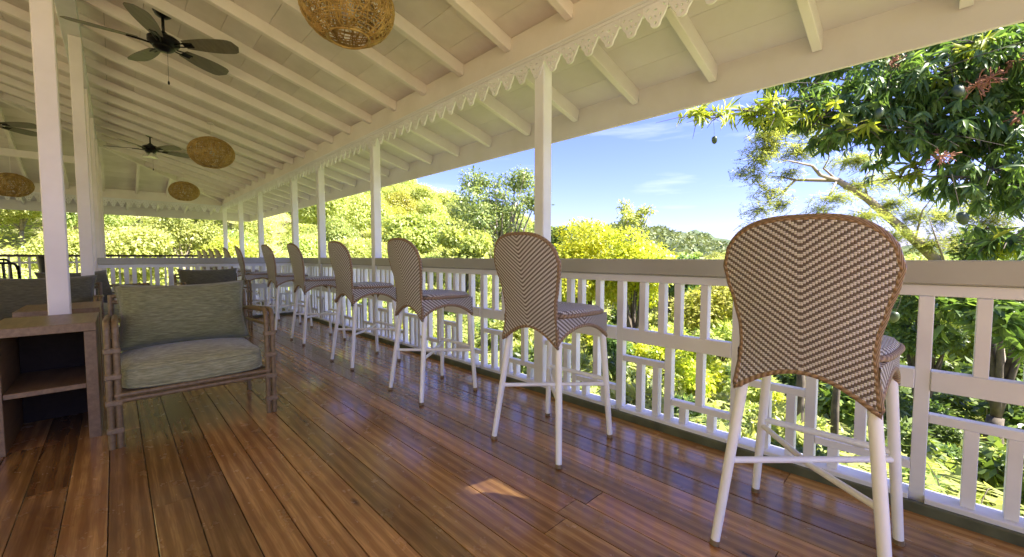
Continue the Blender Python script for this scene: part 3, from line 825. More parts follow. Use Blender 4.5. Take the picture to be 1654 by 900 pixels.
# ---------------------------------------------------------------- wicker pendant lamps
def lamp_mesh():
    b = MB(); RX, RZ = .305, .235
    def pt(th, ph, k=1.0): return (RX*math.sin(ph)*math.cos(th)*k, RX*math.sin(ph)*math.sin(th)*k, RZ*math.cos(ph)*k)
    ph0, ph1 = .30, PI-.46
    r = random.Random(3)
    for i in range(26):                       # irregular horizontal hoops
        ph = ph0+(ph1-ph0)*i/25; a, p2 = r.uniform(0, 6), r.uniform(.01, .05)
        b.tube([pt(t, min(ph1, max(ph0, ph+p2*math.sin(t*2+a))), .985+.015*r.random()) for t in np.linspace(0, 2*PI, 30, endpoint=False)], .0042 if 0 < i < 25 else .010, 4, closed=True)
    for i in range(150):                      # strands winding down the sides
        th = 2*PI*i/150+r.uniform(-.03, .03); tw = r.uniform(-.9, .9); a = r.uniform(0, 6); am = r.uniform(.02, .10); p0_ = r.uniform(ph0, 1.1) if i % 2 else ph0; p1_ = r.uniform(1.9, ph1) if i % 3 else ph1
        b.tube([pt(th+tw*t+am*math.sin(t*9+a), p0_+(p1_-p0_)*t, .99+.02*r.random()) for t in np.linspace(0, 1, 12)], r.uniform(.0028, .0048), 4)
    for i in range(46):                       # loose loops
        th = r.uniform(0, 2*PI); ph = r.uniform(.5, 2.6); s = r.uniform(.12, .34); e = r.uniform(.4, 1)
        b.tube([pt(th+s*math.cos(t)/max(.3, math.sin(ph)), min(ph1, max(ph0, ph+s*e*math.sin(t))), 1.0) for t in np.linspace(0, 2*PI, 16, endpoint=False)], .0034, 4, closed=True)
    return b.mesh('wicker_shade', WICKER, True)
LM = lamp_mesh()
BULB = NT("frosted_glass"); BULB.set(Base_Color=(.8, .78, .72), Roughness=.25); BULB = BULB.m
def lamp(x, y, z, s, label):
    root = empty('pendant_lamp', (x, y, z)); tag(root, label, 'pendant lamp', 'woven wicker pendant lamps'); root.scale = (s, s, s)
    zc = (min(zd(x), 2.84+(YE-y)*TI)-z)/s
    link('wicker_shade', LM, root)
    MB().tube([(0, 0, .10), (0, 0, zc-.01)], .004, 6).build('cord', CEILB, root)
    MB().lathe([(.045, 0), (.045, .02), (.02, .035)], 16, (0, 0, zc-.045)).build('ceiling_rose', CEILB, root)
    auto_smooth(MB().lathe([(.012, .07), (.018, .05), (.045, .01), (.05, -.03), (.03, -.065), (.004, -.075)], 16).build('bulb', BULB, root), 60)
    auto_smooth(MB().lathe([(.022, .07), (.022, .12)], 12).build('socket', CEILB, root), 60)
lamp(1.185, 2.80, 2.735, .98, 'large woven wicker pendant lamp nearest the camera, cut by the top edge')
lamp(1.16, 8.00, 2.70, 1.0, 'woven wicker pendant lamp in the middle of the ceiling beside the second fan')
lamp(1.30, 13.0, 2.68, 1.0, 'small far woven wicker pendant lamp in front of the hip rafter')
lamp(-1.43, 12.9, 2.49, 1.0, 'woven wicker pendant lamp at the left edge beside the near post')

# ---------------------------------------------------------------- ceiling fans
BLADE = wood_plain("grey_olive_blade", (.12, .108, .075), (.18, .165, .12), .45)
def fan(x, y, zc, rot, label, light=False):
    root = empty('ceiling_fan', (x, y, zc), rot); tag(root, label, 'ceiling fan', 'black ceiling fans')
    zt = zd(x)-zc-.004
    c = MB().lathe([(.075, 0), (.072, -.02), (.05, -.045), (.018, -.055)], 24); M = Matrix.Translation((0, 0, zt)) @ Matrix.Rotation(-rot, 4, 'Z') @ Matrix.Rotation(AI, 4, 'Y')
    c.v = [tuple(M @ Vector(p)) for p in c.v]; auto_smooth(c.build('canopy', BLACK, root))
    MB().tube([(0, 0, zt-.03), (0, 0, .07)], .0125, 10).build('down_rod', BLACK, root, smooth=True)
    auto_smooth(MB().lathe([(.02, .10), (.035, .085), (.05, .07), (.098, .052), (.125, .03), (.125, -.005), (.105, -.03), (.085, -.04), (.085, -.055), (.062, -.075), (.04, -.085)], 28).build('motor_housing', BLACK, root), 35)
    for k in range(5):
        a = 2*PI*k/5; Rz = Matrix.Rotation(a, 4, 'Z') @ Matrix.Rotation(R_(-14), 4, 'X')
        b = MB(); n = 16; vs = []; fs = []
        for i in range(n+1):
            t = i/n; xx = .185+.49*t; w = .052+.042*math.sin(min(1, t*1.25)*PI*.62); w *= 1 if t < .8 else math.sqrt(max(0, 1-((t-.8)/.2)**2.2))*.97+.03
            for s in (-1, 1):
                for dz in (-.003, .003): vs.append(Rz @ Vector((xx, s*w, -.012+dz)))
        for i in range(n):
            a0, c0 = i*4, (i+1)*4
            fs += [(a0, c0, c0+2, a0+2), (a0+1, a0+3, c0+3, c0+1), (a0, a0+1, c0+1, c0), (a0+2, c0+2, c0+3, a0+3)]
        fs += [(0, 2, 3, 1), (n*4, n*4+1, n*4+3, n*4+2)]
        b.add(vs, fs); bl = b.build('blade', BLADE, root)
        b = MB()
        for s in (-1, 1): b.tube([Rz @ Vector((.09, s*.012, -.03)), Rz @ Vector((.16, s*.022, -.022)), Rz @ Vector((.265, s*.020, -.018))], .0065, 6)
        q = MB().box((.175, -.030, -.020), (.262, .030, -.0155), .001); b.add([Rz @ Vector(p) for p in q.v], q.f)
        b.build('blade_bracket', BLACK, bl)
    MB().tube([(.03, 0, -.08), (.03, 0, -.36)], .0014, 5).build('pull_chain', BLACK, root)
    MB().lathe([(.002, 0), (.008, -.012), (.009, -.03), (.003, -.04)], 10, (.03, 0, -.355)).build('pull_knob', BLACK, root)
    if light:
        for k in range(3):
            a = 2*PI*k/3+.4; auto_smooth(MB().lathe([(.018, 0), (.03, -.02), (.055, -.06), (.058, -.075)], 16, (.07*math.cos(a), .07*math.sin(a), -.085)).build('glass_shade', BULB, root))
fan(.415, 5.23, 3.115, R_(90-128), 'black ceiling fan with grey blades, large at the upper left')
fan(.56, 10.35, 3.09, R_(16), 'smaller black ceiling fan with glass light shades, left of the middle wicker lamp', True)
fan(-1.37, 10.6, 3.20, R_(40), 'far black ceiling fan at the left edge behind the near post', True)

# ---------------------------------------------------------------- dark dining furniture at the far left
def dining_chair(x, y, rz, label):
    root = empty('dining_chair', (x, y, 0), rz); tag(root, label, 'chair', 'dark dining chairs at the far left')
    for sx in (1, -1):
        MB().tube([(sx*.2, .2, 0), (sx*.2, .2, .44), (sx*.19, .25, .95)], .015, 6).build('rear_leg', BLACK, root, smooth=True)
        MB().tube([(sx*.2, -.2, 0), (sx*.2, -.2, .44)], .015, 6).build('front_leg', BLACK, root, smooth=True)
    MB().box((-.22, -.22, .43), (.22, .22, .465), .008).build('seat', BLACK, root)
    MB().tube(arc([(-.19, .25, .9), (-.17, .26, .98), (.17, .26, .98), (.19, .25, .9)], .05), .014, 6).build('top_rail', BLACK, root, smooth=True)
    for k in range(5):
        MB().tube([(-.14+.07*k, .215, .46), (-.13+.065*k, .262, .97)], .009, 5).build('back_slat', BLACK, root)
    return root
d1 = dining_chair(-1.02, 8.3, R_(170), 'dark slatted dining chair at the left edge, nearer one')
for x, y, a, lb in ((-1.30, 9.6, 10, 'dark slatted dining chair at the left edge, behind the nearer one'), (-1.95, 10.3, 190, 'dark slatted dining chair mostly outside the left edge')):
    c = copy_tree(d1); c.location = (x, y, 0); c.rotation_euler = (0, 0, R_(a)); c['label'] = lb; c.scale = (1, 1, 1+min(.04, .008*max(0, y-1.6)))
tb = empty('dining_table', (-1.9, 9.1, 0)); tag(tb, 'dark dining table between the dark chairs at the left edge', 'table')
MB().box((-.45, -.45, .72), (.45, .45, .75), .005).build('table_top', TABLEW, tb)
for sx in (1, -1):
    for sy in (1, -1): MB().box((sx*.40-.025, sy*.40-.025, 0), (sx*.40+.025, sy*.40+.025, .72)).build('leg', BLACK, tb)
pt_ = empty('planter', (-.92, 12.6, 0)); tag(pt_, 'dark round pot standing just right of the near post in the distance', 'pot')
auto_smooth(MB().lathe([(.10, 0), (.12, .5), (.19, .80), (.22, 1.05), (.20, 1.07), (.17, .9)], 20).build('pot', BLACK, pt_), 40)

# ---------------------------------------------------------------- terrain
def el_of(phi):     # skyline elevation in degrees for azimuth phi (degrees from +y towards +x)
    ks = [(-180, 4), (-120, 8), (-60, 14), (-20, 17), (0, 15), (14, 12.5), (22, 9.5), (28, 6.6), (34, 4.2), (42, 2.4), (52, 1.2), (60, .9), (70, -.5), (90, -1.5), (120, 1), (180, 4)]
    return np.interp(phi, [k[0] for k in ks], [k[1] for k in ks])
def terr(x, y):
    x = np.asarray(x, float); y = np.asarray(y, float)
    r = np.hypot(x, y); phi = np.degrees(np.arctan2(x, y))
    # distance to the veranda's footprint
    dx = np.maximum(np.maximum(XL-x, x-2.5), 0); dy = np.maximum(np.maximum(YB-y, y-YE), 0); d = np.hypot(dx, dy)
    s = np.clip((d-6)/105, 0, 1); s = s*s*(3-2*s)*.45+s*.55
    top = np.tan(np.radians(el_of(phi)))*125+1.06
    dip = -5.5*np.clip((d-1)/30, 0, 1)*np.clip((phi-22)/30, 0, 1)*np.clip((150-phi)/30, 0, 1)*(1-s)
    z = -1.35-.35*np.clip(d/4, 0, 1) + dip + (top+1.7)*s
    z += .25*np.sin(x*.31+1)*np.cos(y*.27)*np.clip(d/8, 0, 1) + 1.4*np.sin(x*.055+2)*np.sin(y*.06)*np.clip((d-20)/40, 0, 1)
    z -= np.clip(r-150, 0, 400)*.10
    return z
def grid_mesh(name, rs, ps, zf, mat):
    vs = []; 
    Rg, Pg = np.meshgrid(rs, ps, indexing='ij'); X = Rg*np.sin(np.radians(Pg)); Y = Rg*np.cos(np.radians(Pg)); Z = zf(X, Y, Rg, Pg)
    v = np.stack([X, Y, Z], -1).reshape(-1, 3); n, mm = Rg.shape
    i, j = np.meshgrid(np.arange(n-1), np.arange(mm-1), indexing='ij'); a = i*mm+j
    f = np.stack([a, a+1, a+mm+1, a+mm], -1).reshape(-1, 4)
    me = bpy.data.meshes.new(name); me.from_pydata(v.tolist(), [], f.tolist()); me.polygons.foreach_set("use_smooth", [True]*len(me.polygons)); me.materials.append(mat)
    return link(name, me)
def ground_mat():
    t = NT("garden_ground"); co = t.coord('Object'); n1 = t.noise(co, .35, 5, .6); n2 = t.noise(co, 5.0, 5, .7); n3 = t.noise(co, .06, 3)
    a = t.ramp(n2, [(.3, (.20, .15, .09)), (.7, (.34, .27, .17))]); g = t.ramp(n2, [(.3, (.18, .22, .06)), (.7, (.36, .36, .14))])
    c = t.mix(t.ramp(n1, [(.40, 0.0), (.60, 1.0)]), a, g)
    c = t.mix(t.ramp(n3, [(.4, 0.0), (.6, .6)]), c, (.30, .30, .10))
    t.set(Base_Color=c, Roughness=.95); t.bump(n2, .8, .08); return t.m
GM = ground_mat()
ground = grid_mesh('ground', np.concatenate([[.01], np.linspace(2, 60, 60), np.linspace(64, 600, 50)]), np.linspace(-180, 180, 181), lambda X, Y, R, P: terr(X, Y), GM); tag(ground, kind='structure')
def hill_mat(name, a, b):
    t = NT(name); co = t.coord('Object'); n1 = t.noise(co, .06, 8, .7); n2 = t.noise(co, .008, 4)
    t.set(Base_Color=t.mix(t.ramp(n2, [(.4, 0.0), (.6, .6)]), t.ramp(n1, [(.38, a), (.62, b)]), tuple(x*.75 for x in a)), Roughness=1.0); t.bump(n1, 1.0, 6.0); return t.m
def ridge(P, R, el, r0, r1, jit):
    e = np.tan(np.radians(el))*r1; s = np.clip((R-r0)/(r1-r0), 0, 1)
    return -14 + (e+15)*s**1.25 - np.clip(R-r1, 0, 9e9)*.5 + jit*np.sin(P*1.3)*s + jit*.6*np.sin(P*3.7+R*.01)*s + jit*.3*np.sin(P*9.1+R*.03)*s
def far_el(P): return np.interp(P, [-40, 0, 20, 27, 33, 40, 60, 66, 71, 75, 80, 90, 110], [13, 12, 11.2, 9.9, 8.4, 3.8, 4.2, 3.0, 1.7, 1.0, .7, .6, 2.0])
h1 = grid_mesh('hills', np.concatenate([np.linspace(300, 900, 40), [1000, 1150]]), np.linspace(-60, 110, 340), lambda X, Y, R, P: ridge(P, R, far_el(P), 300, 900, 4.5), hill_mat("wooded_far_hill", (.055, .085, .030), (.16, .20, .07))); tag(h1, kind='structure')
def far2(P): return np.interp(P, [30, 50, 62, 68, 74, 80, 95, 120], [9, 4, 3.6, 3.3, 1.7, 1.0, .9, 2.4])
h2 = grid_mesh('mountains', np.concatenate([np.linspace(1500, 2600, 30), [2900]]), np.linspace(20, 125, 240), lambda X, Y, R, P: ridge(P, R, far2(P), 1500, 2600, 9), hill_mat("wooded_mountain", (.05, .08, .035), (.11, .15, .06))); tag(h2, kind='structure')

# ---------------------------------------------------------------- foliage builders
def mesh_np(name, V, F, mat, smooth=False):
    me = bpy.data.meshes.new(name); nv, nf, k = len(V), len(F), F.shape[1]
    me.vertices.add(nv); me.vertices.foreach_set("co", V.astype(np.float32).ravel())
    me.loops.add(nf*k); me.loops.foreach_set("vertex_index", F.astype(np.int32).ravel())
    me.polygons.add(nf); me.polygons.foreach_set("loop_start", np.arange(0, nf*k, k, dtype=np.int32)); me.polygons.foreach_set("loop_total", np.full(nf, k, dtype=np.int32))
    me.materials.append(mat); me.update(calc_edges=True)
    return me
def frames(d, up, r):
    """leaf frames from blade directions d and approximate normals up"""
    d = d/np.linalg.norm(d, axis=1, keepdims=True); s = np.cross(d, up); s /= np.maximum(np.linalg.norm(s, axis=1, keepdims=True), 1e-6); n = np.cross(s, d); return d, s, n
LEAF_S = (np.array([(0, 0, 0), (.45, .5, -.06), (1, 0, -.12), (.45, -.5, -.06)]), np.array([(0, 1, 2), (0, 2, 3)]))       # (along, side, normal): folded blade
LEAF_L = (np.array([(0, 0, 0), (.28, .42, .05), (.28, -.42, .05), (.30, 0, .0), (.65, .40, -.03), (.65, -.40, -.03), (.66, 0, -.09), (1, 0, -.26)]),
          np.array([(0, 3, 1), (0, 2, 3), (1, 3, 6), (1, 6, 4), (3, 2, 5), (3, 5, 6), (4, 6, 7), (6, 5, 7)]))
def leaves(P, d, up, ln, wd, kind=LEAF_S):
    T, Fc = kind; n = len(P); d, s, nn = frames(d, up, None); ln = np.broadcast_to(ln, n); wd = np.broadcast_to(wd, n)
    V = P[:, None, :] + d[:, None, :]*(T[None, :, 0:1]*ln[:, None, None]) + s[:, None, :]*(T[None, :, 1:2]*wd[:, None, None]) + nn[:, None, :]*(T[None, :, 2:3]*ln[:, None, None])
    F = (Fc[None] + (np.arange(n)*len(T))[:, None, None]).reshape(-1, 3)
    return V.reshape(-1, 3), F
def joinVF(parts):
    Vs, Fs, o = [], [], 0
    for V, F in parts: Vs.append(V); Fs.append(F+o); o += len(V)
    return np.concatenate(Vs), np.concatenate(Fs)
def unit(n): v = rng.normal(size=(n, 3)); return v/np.linalg.norm(v, axis=1, keepdims=True)
def crown_pts(blobs, n, shell=.55):
    """points through a set of lumps (centre, radii): denser towards each lump's outside"""
    w = np.array([b[1][0]*b[1][1]+b[1][1]*b[1][2] for b in blobs]); idx = rng.choice(len(blobs), n, p=w/w.sum())
    C = np.array([b[0] for b in blobs])[idx]; R = np.array([b[1] for b in blobs])[idx]; u = unit(n); k = (shell+(1-shell)*rng.random(n))[:, None]
    return C+u*R*k, u
def lumps(c, R, n, size, seed, low=-.5):
    g = np.random.default_rng(seed); out = []
    while len(out) < n:
        u = g.normal(size=3); u /= np.linalg.norm(u)
        if u[2] < low: continue
        k = g.uniform(.35, .95); s = size*g.uniform(.6, 1.3)
        out.append(((c[0]+u[0]*R[0]*k, c[1]+u[1]*R[1]*k, c[2]+u[2]*R[2]*k), (s, s, s*g.uniform(.55, .8))))
    return out
def crown_mesh(name, blobs, n, ln, wd, mat, droop=.35, shell=.6, clump=0):
    P, u = crown_pts(blobs, n, shell)
    if clump:
        P = np.repeat(P, clump, 0)+rng.normal(size=(n*clump, 3))*ln*.45; u = np.repeat(u, clump, 0)
    N = len(P); d = u*.7+unit(N)*.8; d[:, 2] -= droop; up = u*.5+unit(N)*.45; up[:, 2] += .75
    V, F = leaves(P, d, up, ln*rng.uniform(.6, 1.3, N), wd*rng.uniform(.7, 1.2, N))
    return mesh_np(name, V, F, mat)
def branch_mesh(name, base, tips, r0, mat, seed=0, wob=.12, r1=.012):
    g = random.Random(seed); b = MB(); base = Vector(base)
    for tp in tips:
        tp = Vector(tp); L = (tp-base).length; pts = []; rs = []
        n = 7
        ph = g.uniform(0, 6); side = Vector((math.cos(ph), math.sin(ph), 0))
        for i in range(n+1):
            t = i/n; p = base.lerp(tp, t); p.z += L*.12*math.sin(PI*t)*(1 if tp.z-base.z < L*.8 else .3); p += side*(wob*L*.3*math.sin(PI*t*1.5)*t*(1-t)*2)
            pts.append(p); rs.append(r0*(1-t)**1.1*.9+r1)
        b.tube(pts, rs, 6)
    return b.mesh(name, mat, True)
def tree_proto(name, label, cat, blobs, nleaf, ln, wd, lmat, trunk_h, r0, bmat, seed, group=None, loc=(0, 0, 0), n_limbs=10, **kw):
    root = empty(name, loc); tag(root, label, cat, group)
    link('crown', crown_mesh('crown', blobs, nleaf, ln, wd, lmat, **kw), root)
    tips = [b[0] for b in blobs][:n_limbs]; fork = (0, 0, trunk_h)
    b = MB(); b.tube([(0, 0, -.6), (r0*.3, 0, trunk_h*.35), (-r0*.2, r0*.2, trunk_h*.7), fork], [r0*1.5, r0*1.1, r0, r0*.9], 9)
    link('trunk', b.mesh('trunk', bmat, True), root)
    link('limbs', branch_mesh('limbs', fork, tips, r0*.62, bmat, seed), root)
    return root
def gz(x, y): return float(terr(x, y))
def ground_at(u, depth):
    """ground point below photo column u at a depth along the view axis"""
    p = at(u, 415, depth); return Vector((p.x, p.y, gz(p.x, p.y)))

# ---------------------------------------------------------------- mango tree over the railing on the right
def px_blob(u, v, d, ru, rv):
    p = at(u, v, d); k = d/F_PX; return ((p.x, p.y, p.z), (ru*k, ru*k*1.15, rv*k))
def rosettes(blobs, n, mat, name, ln=.20, wd=.050, per=11, shell=.35, droop=.55):
    P, u = crown_pts(blobs, n, shell)
    ax = u*.5+unit(n)*.6; ax[:, 2] -= .15; ax /= np.linalg.norm(ax, axis=1, keepdims=True)
    a = np.tile(np.arange(per)/per*2*PI*1.618, (n, 1))+rng.uniform(0, 6, (n, 1))
    t1 = np.cross(ax, [0.13, .2, 1.0]); t1 /= np.linalg.norm(t1, axis=1, keepdims=True); t2 = np.cross(ax, t1)
    sp = rng.uniform(.55, 1.3, (n, per))
    d = ax[:, None]*.55 + (t1[:, None]*np.cos(a)[..., None]+t2[:, None]*np.sin(a)[..., None])*sp[..., None]
    d[..., 2] -= droop*rng.uniform(.4, 1.5, (n, per)); PP = P[:, None]+ax[:, None]*rng.uniform(-.05, .05, (n, per))[..., None]
    d = d.reshape(-1, 3); PP = PP.reshape(-1, 3); N = len(PP); up = np.repeat(ax, per, 0)*.8+unit(N)*.25; up[:, 2] += .5
    V, F = leaves(PP, d, up, ln*np.repeat(rng.uniform(.6, 1.15, n), per)*rng.uniform(.65, 1.2, N), wd*rng.uniform(.65, 1.25, N), LEAF_L)
    return mesh_np(name, V, F, mat)
B1 = [px_blob(*q) for q in [(1262, 172, 4.8, 40, 26), (1310, 165, 4.7, 45, 36), (1370, 165, 4.6, 55, 46), (1425, 145, 4.5, 60, 55), (1352, 212, 4.6, 36, 20), (1440, 205, 4.5, 60, 45),
      (1500, 130, 4.4, 70, 65), (1500, 215, 4.3, 60, 50), (1560, 120, 4.2, 70, 65), (1560, 205, 4.2, 60, 55), (1625, 110, 4.1, 70, 70), (1625, 205, 4.0, 60, 55), (1605, 275, 3.9, 55, 38), (1650, 300, 3.8, 60, 45),
      (1545, 285, 4.0, 30, 32), (1700, 150, 4.0, 70, 80), (1715, 300, 3.8, 60, 80), (1740, 420, 3.8, 50, 80), (1560, 50, 5.2, 90, 60), (1420, 70, 5.4, 90, 50), (1690, 20, 5, 100, 80), (1300, 110, 5.6, 70, 30),
      (1412, 268, 5.0, 18, 26), (1628, 392, 3.7, 40, 22), (1590, 372, 4.2, 24, 18)]]
B1L = [px_blob(*q) for q in [(1533, 505, 3.7, 26, 26), (1618, 505, 3.4, 44, 30), (1648, 545, 3.3, 22, 34), (1575, 500, 3.9, 40, 22), (1700, 520, 3.3, 40, 50)]]
B2 = [px_blob(*q) for q in [(1128, 187, 5.0, 26, 13), (1158, 190, 4.9, 26, 15), (1228, 182, 4.8, 30, 18), (1205, 180, 4.9, 22, 12), (1455, 287, 4.5, 26, 12), (1578, 70, 4.0, 24, 14), (1545, 115, 4.1, 22, 14), (1260, 185, 4.6, 30, 18), (1325, 190, 4.5, 30, 22), (1480, 272, 4.4, 14, 12), (1395, 205, 4.4, 20, 18), (1600, 395, 3.8, 20, 14)]]
mt = ground_at(1990, 3.9); mt = ground_at(1860, 6.4)
mango = empty('mango_tree', mt); tag(mango, 'dark green mango tree with long drooping leaves hanging past the eave at the right', 'tree')
def under(root, me, name):
    o = link(name, me, root); o.matrix_parent_inverse = Matrix.Translation(-root.location); return o
under(mango, rosettes(B1, 1350, L_MANGO, 'crown', .172, .040, per=11, droop=1.05), 'crown')
under(mango, rosettes(B1L, 60, L_MANGO, 'low_branch_leaves', .19, .052), 'low_branch_leaves')
under(mango, rosettes(B2, 62, L_YOUNG, 'young_leaves', .17, .036, 12, .2, .35), 'young_leaves')
fk = mt+Vector((-.25, .3, 4.3))
b = MB(); b.tube([mt-Vector((0, 0, .4)), mt+Vector((-.05, .1, 1.5)), mt+Vector((-.2, .2, 3.0)), fk, fk+Vector((-.03, .03, .22))], [.30, .24, .18, .11, .03], 12); under(mango, b.mesh('trunk', BARK, True), 'trunk')
tips = [B1[i][0] for i in (0, 4, 6, 9, 13, 16, 19, 21)]+[B2[0][0]]
under(mango, branch_mesh('limbs', fk, tips, .060, BARK, 4, .5, .006), 'limbs')
b = MB(); g = random.Random(5)       # twigs inside the crown
for c, r in B1+B2:
    for k in range(9):
        a = Vector(c); e = a+Vector((g.gauss(0, 1)*r[0], g.gauss(0, 1)*r[1], g.gauss(0, 1)*r[2]))*.9
        b.tube([a, a.lerp(e, .5)+Vector((0, 0, .02)), e], [.006, .004, .002], 4, cap=False)
under(mango, b.mesh('twigs', BARK, True), 'twigs')
for u, v, d, s in [(1441, 100, 4.35, .11), (1578, 138, 3.95, .15), (1640, 98, 3.9, .14), (1518, 252, 4.0, .13), (1648, 190, 3.8, .11), (1600, 125, 3.9, .12)]:
    b = MB(); c = at(u, v, d)
    for k in range(26):
        dr = Vector((g.gauss(0, 1), g.gauss(0, 1), g.gauss(0, .8)-.2)).normalized()*s*g.uniform(.5, 1.1)
        b.tube([c, c+dr*.6, c+dr+Vector((0, 0, -.02))], [.003, .0035, .0015], 4, cap=False)
        for q in range(3):
            e = c+dr*g.uniform(.5, 1)+Vector((g.gauss(0, .012), g.gauss(0, .012), g.gauss(0, .012))); b.tube([c+dr*.6, e], [.002, .004], 4)
    under(mango, b.mesh('blossom', BLOSSOM, True), 'blossom')
MANGOM = MB().lathe([(.002, .044), (.018, .040), (.030, .028), (.035, .008), (.034, -.014), (.026, -.034), (.012, -.046), (.002, -.049)], 16, sy=.85).mesh('mango', MANGO, True)
for u, v, d, s, lb in [(1154, 226, 4.9, 1.0, 'small green mango hanging alone against the sky under the eave'), (1555, 352, 3.8, 1.4, 'large dark mango hanging above the railing at the right'),
                       (1444, 512, 3.3, 1.0, 'mango hanging just right of the nearest stool, below the handrail'), (1420, 183, 4.2, 1.3, 'green mango among the leaves above the nearest stool'),
                       (1548, 147, 3.95, 1.4, 'green mango among the leaves beside the rusty blossom')]:
    p = at(u, v, d); o = link('mango', MANGOM, None, p, (R_(12), R_(8), u)); o.scale = (s, s, s); tag(o, lb, 'fruit')
    MB().tube([(0, 0, .043), (.004, 0, .12), (-.01, .004, .30)], .0018, 4).build('stem', BARK, o)

# ---------------------------------------------------------------- feathery tree behind the mango
fb = [at(1600, 520, 10.5), at(1530, 436, 10.3), at(1478, 388, 10.1), at(1402, 322, 10.0), at(1352, 291, 9.9)]
ft = Vector((at(1640, 415, 10.6).x, at(1640, 415, 10.6).y, 0)); ft.z = gz(ft.x, ft.y)
feather = empty('feathery_tree', ft); tag(feather, 'light feathery tree whose bare arching bough crosses the sky behind the nearest stool', 'tree')
b = MB(); b.tube([ft-Vector((0, 0, .4)), ft.lerp(fb[0], .5)+Vector((.1, 0, .2)), fb[0]], [.26, .21, .17], 10); under(feather, b.mesh('trunk', BARKP, True), 'trunk')
b = MB()
b.tube(fb, [.15, .125, .11, .085, .07], 8)
lim = [[(1352, 291), (1318, 291), (1285, 291), (1262, 312), (1235, 330)], [(1352, 291), (1325, 283), (1312, 268), (1285, 262), (1262, 258)], [(1285, 291), (1262, 286), (1240, 284)], [(1352, 291), (1330, 272), (1338, 258), (1341, 230)],
       [(1402, 322), (1395, 290), (1430, 240)], [(1478, 388), (1490, 340), (1520, 300)], [(1285, 291), (1270, 305), (1255, 327)], [(1352, 291), (1340, 315), (1330, 330)], [(1440, 352), (1400, 345), (1370, 340)], [(1530, 436), (1510, 380), (1500, 350)]]
for i, L_ in enumerate(lim):
    dd = 9.9+(-.5 if i % 2 else .4); pts = [at(u, v, 9.9+(dd-9.9)*k/(len(L_)-1)) for k, (u, v) in enumerate(L_)]
    r0 = .055 if i < 2 else .028; b.tube(pts, [r0*(1-.8*k/(len(pts)-1)) for k in range(len(pts))], 6)
under(feather, b.mesh('boughs', BARKP, True), 'boughs')
FB = [px_blob(*q) for q in [(1240, 218, 9.7, 26, 12), (1262, 208, 9.9, 22, 10), (1300, 205, 10, 24, 10), (1225, 258, 9.6, 22, 14), (1240, 240, 9.8, 26, 12), (1200, 280, 9.7, 14, 8), (1222, 285, 9.9, 16, 14), (1245, 310, 9.8, 22, 14), (1225, 340, 9.7, 18, 18),
      (1210, 372, 9.6, 14, 12), (1262, 330, 10.1, 16, 12), (1290, 245, 10, 26, 12), (1330, 225, 10.3, 26, 12), (1275, 280, 10, 20, 8), (1350, 320, 9.6, 26, 10), (1325, 340, 9.6, 18, 8), (1390, 300, 10, 26, 12), (1400, 350, 9.7, 26, 10),
      (1440, 330, 10, 24, 14), (1475, 350, 10, 24, 16), (1440, 380, 9.8, 26, 12), (1490, 310, 10.2, 24, 16), (1520, 350, 10.2, 26, 20), (1500, 395, 10, 26, 14), (1550, 390, 10.3, 30, 20), (1380, 260, 10.2, 30, 12), (1430, 290, 10.3, 24, 12), (1600, 360, 10.5, 30, 26), (1310, 370, 9.6, 12, 6), (1590, 330, 10.5, 40, 30)]]
FB = [(c, tuple(q*1.35 for q in rr_)) for c, rr_ in FB]; P, u = crown_pts(FB, 5200, .1); per = 15
ax = u*.5+unit(5200); ax[:, 2] -= .15; ax /= np.linalg.norm(ax, axis=1, keepdims=True); s = np.cross(ax, [0, 0, 1.]); s /= np.linalg.norm(s, axis=1, keepdims=True)
k = np.linspace(-.13, .13, per); PP = (P[:, None]+ax[:, None]*k[None, :, None]).reshape(-1, 3); sg = np.tile(np.where(np.arange(per) % 2, 1, -1), 5200)[:, None]
dd = np.repeat(s, per, 0)*sg+np.repeat(ax, per, 0)*.5+unit(5200*per)*.2; up = np.tile([0, 0, 1.], (5200*per, 1))+unit(5200*per)*.3
V, F = leaves(PP, dd, up, .070*rng.uniform(.7, 1.2, len(PP)), .024); under(feather, mesh_np('crown', V, F, L_FEATH), 'crown')

# ---------------------------------------------------------------- trees standing beyond the garden
def tree_px(name, label, cat, u, d, vtop, wpx, n, ln, wd, lmat, bmat, seed, nl=16, size=.34, hbot=None, grp=None, r0=.16, low=-.4, **kw):
    g0 = ground_at(u, d); ztop = at(u, vtop, d).z; rad = wpx/2*d/F_PX; H = ztop-g0.z
    zc0 = H*(hbot if hbot else .35); cz = (H+zc0)/2; rz = (H-zc0)/2
    bl = lumps((0, 0, cz), (rad*.72, rad*.72, rz*.8), nl, rad*size, seed, low)
    return tree_proto(name, label, cat, bl, n, ln, wd, lmat, max(.4, zc0*.9), r0, bmat, seed, grp, g0, **kw)
tree_px('tall_tree', 'tall open crowned tree with a pale forked trunk behind the main white post', 'tree', 808, 24, 225, 265, 13000, .20, .11, L_AIRY, BARKP, 11, 52, .17, .22, r0=.20, shell=.3, low=-.9, n_limbs=30)
tree_px('flowering_tree', 'bright yellow leaved bushy tree right of the main white post', 'tree', 950, 18, 343, 185, 21000, .15, .085, L_YEL, BARK, 12, 22, .42, .15, shell=.55)
tree_px('flowering_tree', 'lower yellow leaved bush at the right of the yellow tree', 'tree', 1025, 16.5, 362, 150, 14000, .15, .085, L_YEL, BARK, 13, 16, .42, .15, shell=.55)
tree_px('slender_tree', 'slender airy tree with sparse crown rising behind the yellow tree', 'tree', 1020, 34, 312, 100, 1500, .32, .15, L_LIME, BARKP, 14, 15, .24, .55, shell=.1)
tree_px('green_tree', 'olive green tree at the right end of the yellow trees', 'tree', 1085, 27, 382, 120, 6000, .26, .14, L_MID, BARK, 15, 14, .4, .2)
